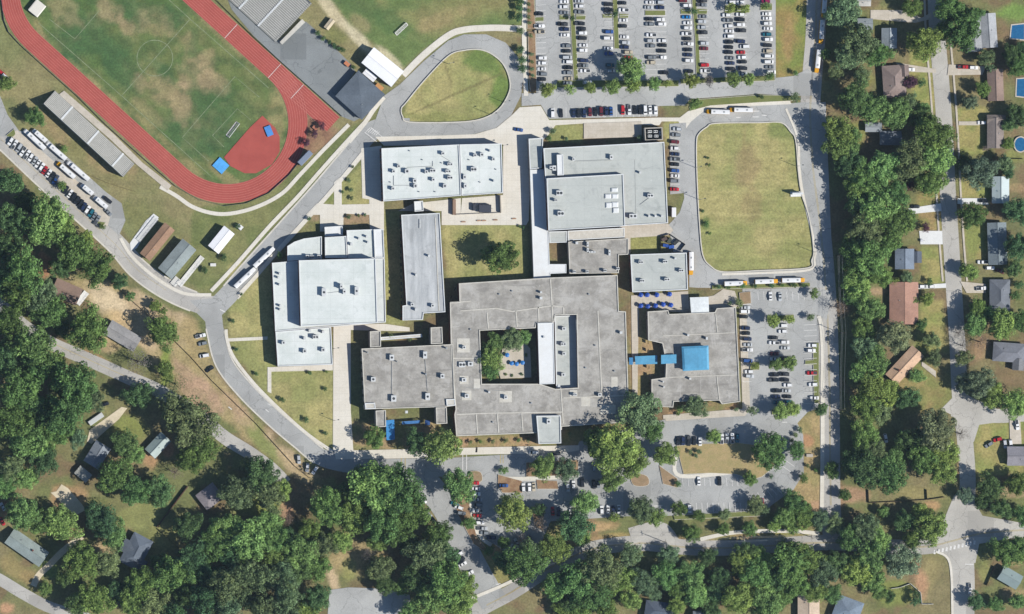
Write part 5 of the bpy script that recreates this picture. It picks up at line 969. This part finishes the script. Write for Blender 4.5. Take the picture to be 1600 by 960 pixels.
LM = [('the brown-roofed house, far left',104,456),('the left grey-roofed house by the curved street',192,525),('the bus yard entrance at left',20,175),('the brown portable classroom',246,378),('the short pale drive at left',165,665),('the lower left lawn',205,668),('the left metal-roofed house',247,696),('the pale sandy clearing at left',108,780),('the long house, bottom left',42,856),('the charcoal winged house, bottom left',213,862),('the wooden fence, lower left',265,795),('the half-hidden house near the wooden fence',328,776),
 ('the bend of the left street',60,525),('the left picture edge at mid height',0,480),('the left edge above the cream street',0,740),('the bottom left corner',0,960),('the pine stand at the bottom',385,925),('the three cars on grass where roads meet',480,728),('the grey gravel lot at bottom',575,940),('the dry clearing above the gravel lot',545,870),('the south drive, left end',560,728),('the slanting road',700,800),('the foot of the slanting road',760,930),('the southwest wing',640,640),('the main building entrance block',858,690),('the leftmost column of the south lot',745,785),
 ('the oval island of the south lot',1120,720),('the right end of the oval island',1215,715),('the lowest stall row of the south lot',1110,798),('the lower road at its bend',900,868),('the charcoal house at the bottom edge',1034,950),('the tan house at the bottom edge',1264,952),('the slate-blue house at the bottom edge',1325,954),('the pale drive joining the lower road',1020,840),('the lower right crosswalk',1495,858),('the lower right metal-roofed house',1579,903),('the street corner at lower right',1480,790),('the crossing of main road and lower road',1300,848),('the lower end of the main road',1296,740),
 ('the red car on grass at right',1559,687),('the slanted tan house',1414,571),('the reddish-brown house',1413,474),('the blue-grey house by the bright driveway',1414,405),('the bright white driveway',1455,371),('the pale drive with a black car',1435,325),('the purple tree by the hip roof',1422,129),('the brown hip-roofed house',1398,127),('the topmost swimming pool',1588,48),('the middle swimming pool',1595,138),('the round pool',1593,225),('the top driveway, upper right',1400,24),('the pale blue-grey metal-roofed house',1564,297),('the long house right of the street',1559,381),('the dark slate house right of the street',1563,462),('the house in shade, lower right curve',1578,551),('the right-hand street curve',1510,640),
 ('the grey shed in the tree belt',1365,199),('the white sign on the east field',1244,303),('the lower right corner of the east field',1270,415),('the school buses shaded on the main road',1284,50),('the main road level with the east lot',1300,560),('the tree belt clearing with two cars',1380,690),('the courtyard lawn',760,395),('the planted courtyard',790,560),('the southeast wing',1085,632),('the second column of the east lot',1212,575),('the right column of the east lot',1270,560),('the upper row of blue tables',1015,460),('the north lot, lower left corner',855,140),('the north lot, fourth column',955,100),('the north lot, sixth column',1018,110),('the north lot, eighth column',1078,110),('the north lot, tenth column',1142,110),('the north lot, rightmost column',1200,60),('the loop road school buses',1140,173),
 ('the teardrop island',720,135),('the concrete plaza',820,185),('the theatre curved corner',452,378),('the theatre building west lawn',390,500),('the lawn below the theatre',470,630),('the sprint chute end',520,195),('the large grandstand ramp',460,50),('the white metal shed',346,375),('the long narrow bleachers',130,215),('the classroom block west wall',560,290),('the east field left edge',1095,330),('the three queued buses',1200,440),('the cooling equipment enclosure',1021,209),('the bottom edge below the pine stand',400,960),('the top edge of the right street',1462,0),('the right edge below the street curve',1600,760),('the cream street at bottom left',60,930)]
from itertools import product
def rank_labels(items, lms, noun):
    n = len(items); cand = []
    for j, (nm, x, y) in enumerate(lms):
        o = sorted(range(n), key=lambda i: (items[i][0]-x)**2+(items[i][1]-y)**2)
        for rk, i in enumerate(o[:16]): cand.append((rk+math.hypot(items[i][0]-x, items[i][1]-y)/60, rk, i, j))
    cand.sort(); lab = {}
    for c, rk, i, j in cand:
        if i in lab: continue
        ad = items[i][4]; lab[i] = f"{ad} {noun}, {'' if rk == 0 else ORD[rk]+' '}closest to {lms[j][0]}"
    return lab
def place(items, noun, name, grp):
    for t in items: pass
    lab = rank_labels(items, LM, noun)
    for i, (x, y, rr, tone, ad, hf, shape) in enumerate(items):
        R = rr/3.0*1.08; rn = random.Random(int(x*31+y*17)); sh = shape or ('B' if rr < 10 else 'R'); hs = hf*rn.uniform(.9,1.1); hs *= .97; hc = 1.05*R*hs
        if tone == 'b' and shape is None: sh = 'S' if rr > 10 else 'B'
        c = W(x, y, hc); r = empty(name, (c[0], c[1], gz(x, y)), rn.uniform(0, 6.28), lab.get(i, f'{ad} {noun} deep inside the surrounding woods'), 'shrub' if noun == 'shrub' else 'tree', grp); r.scale = (R*rn.uniform(.92,1.1), R*rn.uniform(.92,1.1), R*hs)
        cr = rn.choice(CR[sh]); o = link('crown', cr, r); col = TONE[tone][0]; j = rn.uniform(.78,1.28); w = rn.uniform(.86,1.14); j *= 1.34; o.color = (col[0]*j*w, col[1]*j, col[2]*j/w, 1)
        link('trunk', rn.choice(TR), r)
def adj(rr, tone): return ('small ' if rr < 10 else 'medium ' if rr < 22 else 'large ')+TONE[tone][1]
TI = [(x, y, rr, t, adj(rr, t), hf, s) for x, y, rr, t, hf, s in TREES]
place([t for t in TI if t[6] != 'P' and t[2] > 12], 'tree', 'tree', 'trees around the school')
place([t for t in TI if t[6] != 'P' and t[2] <= 12], 'young tree', 'young_tree', 'young trees on lots and verges')
place([t for t in TI if t[6] == 'P'], 'pine', 'pine_tree', 'pines at the bottom')
place([(x, y, rr, t, ('tiny ' if rr < 5 else 'rounded ')+TONE[t][1], 1.0, 'B') for x, y, rr, t in SHR], 'shrub', 'shrub', 'shrubs on the campus')
# ---------------------------------------------------------------- small things
def mat_pad(label, cx, cy, L, Wd, ang, col, cat='mat', h=.7):
    c = W(cx, cy, h); r = empty('landing_mat', (c[0], c[1], gz(cx, cy)), -math.radians(ang), label, cat)
    n = 3
    for k in range(n):
        b = MB(); x0 = -L/6+k*L/3/n; b.box(x0+.02, x0+L/3/n-.02, -Wd/6, Wd/6, 0, h+.02*k); o = b.build('pad', M['blue'], r); o.color = (*A(*col), 1)
mat_pad('small blue jump mat on the red area near the track bend', 420, 205, 16, 10, 68, (80,146,214)); mat_pad('large light-blue landing mat at the lower tip of the red area', 345, 259, 20, 18, 42, (90,176,240))
def goal(label, a, c, dep, h=2.4):
    p, q = Vector(W(*a)), Vector(W(*c)); u = (q-p).normalized(); v = Vector((-u.y, u.x, 0))*dep; r = empty('soccer_goal', (p.x, p.y, 0), 0, label, 'goal'); q = q-p; p = Vector(); z = Vector((0,0,h)); b = MB()
    for s, e in ((p, p+z), (q, q+z), (p+z, q+z), (p+v, q+v), (p, p+v), (q, q+v), (p+z, p+v), (q+z, q+v)): b.bar(s, e+Vector((1e-4,1e-4,0)), .3, .3)
    b.build('frame', M['line'], r); b = MB()
    for k in range(13):
        f = k/12; b.bar(p+z+(q-p)*f, p+v+(q-p)*f, .14, .05)
    for k in range(5):
        f = k/4; b.bar((p+z)*(1-f)+(p+v)*f, (q+z)*(1-f)+(q+v)*f, .05, .05)
    b.build('net', M['line'], r)
goal('white soccer goal lying by the red jump area', (374,194), (358,215), -2.0, 1.2); goal('white soccer goal on the upper grass field', (634,36), (617,52), 1.6, .9)
def fence(label, s, h=1.2, step=4.0, col=(60,66,74), solid=True, th=.05, rail=(110,116,122), cat='fence'):
    P = pts(s); p0 = W(*P[0]); r = empty('fence', p0, 0, label, cat); Q = [Vector(W(*p))-Vector(p0) for p in P]
    for a, c in zip(Q, Q[1:]):
        b = MB(); b.bar(a+Vector((0,0,h*.5)), c+Vector((0,0,h*.5)), th, h*.92); o = b.build('panel', M['wood'], r); o.color = (*A(*col), 1)
        n = max(1, int((c-a).length/step))
        for k in range(n): q = a+(c-a)*k/n; m = link('post', POST, r); m.location = q; m.scale = (1, 1, h*1.06)
pm = MB(); pm.cyl(0,0,0,1,.06,.06,6); POST = pm.mesh('post', M['galv'])
fence('blue-grey fence along the left outer edge of the running track', '2,0 6,32 13,50 30,69 75,110 120,150 165,195 205,231 247,268 275,292 312,313 350,322 384,318 420,302 452,273 478,240', 1.1, 5, (84,96,128)); fence('dark fence between running track and the grey stand apron', '333,-4 396,58 441,99 476,130 534,182', 1.1, 5, (52,58,66))
fence('dark wire fence running down the left embankment', '172,440 240,500 300,560 330,594 400,662 460,728 485,748', 0.9, 4, (110,96,78)); fence('weathered brown wooden fence at lower left, meeting a thin one', '293,760 245,824', 1.8, 2.4, (88,62,48), th=.5); fence('thin dark fence running right from the wooden one', '246,826 278,856', 1.5, 3, (60,52,46))
fence('brown wooden fence across the lower right yards', '1358,786 1400,784 1450,781 1476,777', 1.3, 2.4, (140,116,96), th=.08); fence('short dark fence dropping from the yard fence, lower right', '1357,786 1356,765', 1.3, 2.4, (70,56,48)); fence('short dark fence near the pale yard, lower right', '1448,781 1447,765', 1.3, 2.4, (70,56,48)); fence('white zigzag fence around the bottom right yard', '1392,920 1406,918 1422,912 1438,926 1440,944 1458,944', 1.2, 2.4, (232,232,228), th=.15)
fence('dark fence between right-hand gardens, below round pool', '1560,248 1600,249', 1.6, 2.4, (66,56,50)); fence('dark fence beside the lower right metal-roofed house', '1553,885 1541,915', 1.6, 2.4, (60,52,48)); fence('chain fence between bleachers and portable classrooms', '135,272 165,285 185,292 212,300', 1.4, 4, (96,84,70))
def pool(label, s, h=.25, deckp=None):
    P = catmull(pts(s), True, 4) if s.count(' ') > 4 else pts(s); c = P[0]; r = empty('swimming_pool', W(*c), 0, label, 'pool'); L = [(x-r.location.x, y-r.location.y) for x, y in ccw(XY(P))]
    b = MB(); b.prism(inset(L, -.6), 0, h, [L]); b.build('coping', M['patio'], r); b = MB(); b.flat(L, h-.12); b.build('water', M['water'], r)
pool('blue rectangular pool beside the light grey house, top right', '1581,40 1600,38 1600,62 1579,60'); pool('blue pool at right edge beside the narrow brown house', '1589,124 1604,123 1604,152 1588,150'); pool('round teal pool by a pale terrace at the right edge', ' '.join(f'{1594+9*math.cos(t):.1f},{226+11*math.sin(t):.1f}' for t in [i*math.pi/4 for i in range(8)]), .9)
tt = MB(); tt.cyl(0,0,.70,.76,.9,.9,10); TTOP = tt.mesh('table_top', M['blue']); tb = MB(); tb.cyl(0,0,0,.72,.06,.06,6); tb.cyl(0,0,0,.04,.5,.5,8); TBASE = tb.mesh('pedestal', M['dark']); ts = MB(); ts.box(-.55,.55,.95,1.3,.42,.47); TSEAT = ts.mesh('seat', M['blue']); tu = MB(); n = 8
tu.add([(1.2*math.cos(2*math.pi*i/n), 1.2*math.sin(2*math.pi*i/n), 2.15) for i in range(n)]+[(0,0,2.6)], [(i,(i+1)%n,n) for i in range(n)]+[tuple(range(n-1,-1,-1))]); TUMB = tu.mesh('parasol', M['blue'])
def table(x, y, label, umb, col=(30,76,170), grp='blue tables beside the kitchen block'):
    c = W(x, y, 1); r = empty('picnic_table', (c[0], c[1], gz(x, y)), random.uniform(0, 1), label, 'table', grp)
    for nm, m in [('table_top', TTOP), ('pedestal', TBASE)]+([('parasol', TUMB)] if umb else []): o = link(nm, m, r); o.color = (*A(*col), 1)
    for k in range(4): o = link('seat', TSEAT, r); o.rotation_euler = (0, 0, k*math.pi/2); o.color = (*A(*col), 1)
for i, (x, y) in enumerate([(1001,461),(1011,461),(1026,461),(1046,460)]): table(x, y, f'blue picnic table, {ORD[i]} from left in the upper table row', True)
for i, (x, y) in enumerate([(1001,478),(1012,479),(1024,478),(1036,476),(1048,477)]): table(x, y, f'blue picnic table, {ORD[i]} from left in the lower table row', True)
for i, (x, y, l) in enumerate([(792,555,'topmost in the planted courtyard'),(807,569,'middle of three in the planted courtyard'),(816,567,'right of three in the planted courtyard'),(799,568,'left of three in the planted courtyard')]): table(x, y, 'blue parasol table, '+l, True, (48,124,196), 'tables in the planted courtyard')
sheet('courtyard_floor', '785,545 800,540 820,535 828,545 830,590 782,592 778,580', 'patio', lvl='walk')
def pole(x, y, label, h=9.0, arms=1):
    r = empty('light_pole', (*W(x, y)[:2], gz(x, y)), 0, label, 'light pole', 'light poles on the campus'); b = MB(); b.cyl(0,0,0,h,.16,.09,8); b.build('pole', M['galv'], r); b = MB(); b.bar((0,0,h-.1),(1.6,.5,h+.15),.1,.1); b.build('arm', M['galv'], r); b = MB(); b.box(1.3,2.1,.2,.7,h+.05,h+.25); b.build('lamp_head', M['dark'], r)
pole(787,160,'light pole on the teardrop island, upper of two at its right end'); pole(766,179,'light pole on the teardrop island, lower of two at its right end'); pole(1244,260,'light pole on the east field above the white sign'); pole(1271,394,'light pole at the lower right edge of the east field'); pole(700,100,'light pole at the upper left curve of the teardrop island'); pole(785,228,'light pole at the corner of the wide concrete walk',6); pole(1086,262,'light pole on the left edge of the east field, upper',8); pole(1092,312,'light pole on the left edge of the east field, lower',8); pole(521,545,'light pole beside the long concrete walk, upper',7); pole(521,657,'light pole beside the long concrete walk, lower',7)
def sign_board(x, y, label, L, h):
    r = empty('message_sign', (*W(x, y)[:2], gz(x, y)), 0.03, label, 'sign'); b = MB(); b.box(-L/2, L/2, -1.5, 1.1, 0, .5); b.build('plinth', M['bright'], r); b = MB(); b.box(-L/2+.3, L/2-.3, -.35, .35, .5, h); b.build('board', M['canopy_white'], r); b = MB(); b.box(-L/2+.2, L/2-.2, -.5, .5, h, h+.25); b.build('cap', M['coping'], r)
sign_board(1244,303,'white message sign on a pale base at the east field edge', 6.0, 4.2)
db = MB(); db.box(-1.4,1.4,-.8,.8,.1,1.3); DB = db.mesh('bin', M['blue']); dl = MB(); dl.box(-1.42,-.02,-.82,.82,1.3,1.4); DL = dl.mesh('lid', M['blue'])
for i, (x, y, col, l) in enumerate([(1040,384,(34,84,170),'bright blue waste skip, left one in the service yard'),(1049,386,(40,96,190),'bright blue waste skip, right one in the service yard'),(1038,374,(110,92,84),'brown waste skip at the back of the service yard'),(1056,379,(60,64,66),'dark waste skip at the right of the service yard'),(1046,376,(84,90,80),'grey waste skip in the middle of the service yard')]):
    c = W(x, y, 1); r = empty('waste_skip', (c[0], c[1], gz(x, y)), -.15+.3*i, l, 'skip', 'skips in the service yard'); o = link('bin', DB, r); o.color = (*A(*col), 1)
    for k in (0, 1): o = link('lid', DL, r); o.location = (k*1.44, 0, 0); o.color = (*[v*.8 for v in A(*col)], 1)
fence('angled screen fence around the blue skips behind kitchen block', '1032,392 1032,370 1046,366 1070,382 1062,392', 2.0, 2.4, (92,74,68))
def trailer(x, y, L, Wd, ang, label, col, h=2.6, cat='trailer'):
    c = W(x, y, h); r = empty('box_trailer', (c[0], c[1], gz(x, y)), -math.radians(ang), label, cat); b = hull([(-L/6,Wd/6*.96,h-.06),(-L/6+.08,Wd/6,h),(L/6-.08,Wd/6,h),(L/6,Wd/6*.96,h-.06)], .6); o = b.build('body', M['paint'], r); o.color = (*A(*col), 1)
    for sx in (-.3, .3):
        for sy in (-1, 1): o = link('wheel', WHEEL, r); o.location = (sx*L/6*1.4, sy*(Wd/6-.12), .33)
    b = MB(); b.bar((L/6,0,.6),(L/6+1.0,0,.55),.12,.12); b.build('tow_bar', M['dark'], r)
trailer(1053,332,15,7,90,'white box trailer behind the gymnasium corner',(240,240,238)); trailer(758,326,19,12,0,'dark storage container on the walk below the white-roofed block',(72,74,82),2.6,'container'); trailer(741,324,4,11,0,'thin dark cabinet left of the dark container',(70,72,78),2.0,'cabinet'); trailer(593,136,13,7,40,'orange equipment trailer between white building and road',(206,150,92)); trailer(542,100,9,6,40,'small orange machine at the apron edge near white building',(204,132,92),1.6,'machine'); trailer(492,200,8,5,40,'tan equipment box in the soil wedge by the chute',(184,120,92),1.2,'box'); trailer(375,355,9,7,40,'little white storage box on grass near the white shed',(238,238,234),2.0,'box')
trailer(333,414,9,5,0,'small white utility box on grass left of bus drive',(232,230,222),1.0,'box'); trailer(150,655,26,8,-35,'grey-white boat trailer beside the short pale drive',(206,208,204),1.5); trailer(18,718,12,9,20,'blue tarp-covered boat among the left trees',(84,128,176),1.4,'boat'); trailer(1440,376,4,4,0,'small white box on the bright driveway',(216,216,220),1,'box')
trailer(58,13,22,19,-51,'square pale tent canopy inside the upper left track bend',(232,226,212),2.4,'tent'); trailer(477,247,26,9,-46,'grey-blue team shelter at the lower right of the track',(136,146,162),4.6,'shelter'); trailer(1265,712,10,5,0,'stone entrance planter right of the south lot exit',(190,180,166),.9,'planter')
# benches along the walk below the classroom block
be = MB(); be.box(-1.1,1.1,-.3,.3,.42,.5); BSE = be.mesh('seat', M['wood']); bl = MB(); bl.box(-.06,.06,-.25,.25,0,.42); BLE = bl.mesh('leg', M['dark'])
for i, (x, y) in enumerate([(724,347),(748,345),(756,345),(774,344),(803,342)]):
    r = empty('bench', (*W(x, y)[:2], gz(x, y)), .03, f'tan bench, {ORD[i]} from left along the walk above the courtyard lawn', 'bench', 'benches above the courtyard lawn'); o = link('seat', BSE, r); o.color = (*A(176,140,112), 1)
    for s in (-.9, .9): o = link('leg', BLE, r); o.location = (s, 0, 0)
fence('low brown screen wall left of the dark container', '709,312 709,336', 2.4, 9, (150,124,104), th=1.6); fence('pale screen wall right of the dark container', '781,306 782,333', 2.4, 9, (190,180,164), th=.5); fence('low wall between dark container and courtyard walk', '712,336 782,333', 1.2, 9, (214,206,190), th=.4)
def upole(x, y, label, ang, h=11.0):
    r = empty('utility_pole', (*W(x, y)[:2], gz(x, y)), -math.radians(ang), label, 'utility pole', 'utility poles along the streets'); b = MB(); b.cyl(0,0,0,h,.2,.13,8); b.build('pole', M['bark'], r); b = MB(); b.box(-.07,.07,-1.3,1.3,h-.7,h-.5); b.build('crossarm', M['bark'], r)
    for k in (-1.1, 0.5, 1.1): b = MB(); b.cyl(0,k,h-.5,h-.25,.07,.05,6); b.build('insulator', M['galv'], r)
def wires(label, P, h=10.6):
    p0 = Vector(W(*P[0])); r = empty('power_line', p0, 0, label, 'power line')
    for off in (-1.1, 0.5, 1.1):
        b = MB()
        for a, c in zip(P, P[1:]):
            a3, c3 = Vector(W(*a))-p0, Vector(W(*c))-p0; d = (c3-a3).normalized(); n = Vector((-d.y, d.x, 0))*off; q = None
            for k in range(9):
                f = k/8; e = a3+(c3-a3)*f+n+Vector((0,0,h-1.6*4*f*(1-f)))
                if q is not None: b.bar(q, e, .05, .05)
                q = e
        b.build('wire', M['galv'], r)
UP = [(838,886),(925,846),(1035,846),(1145,842),(1262,838)]
for i, (x, y) in enumerate(UP): upole(x, y, f'wooden utility pole, {ORD[i]} from left along the lower road', -10)
wires('power line strung along the lower road', UP)
UQ = [(1310,640),(1312,520),(1306,400)]
for i, (x, y) in enumerate(UQ): upole(x, y, f'wooden utility pole, {ORD[i]} from bottom beside the main road', 88)
wires('power line strung along the main road', UQ)
# ---------------------------------------------------------------- air between ground and aircraft
b = MB(); b.box(-1500, 1480, -1440, 1440, -1.0, HC+8); hz = b.build('haze', m_haze(0.000010)); hz['kind'] = 'stuff'
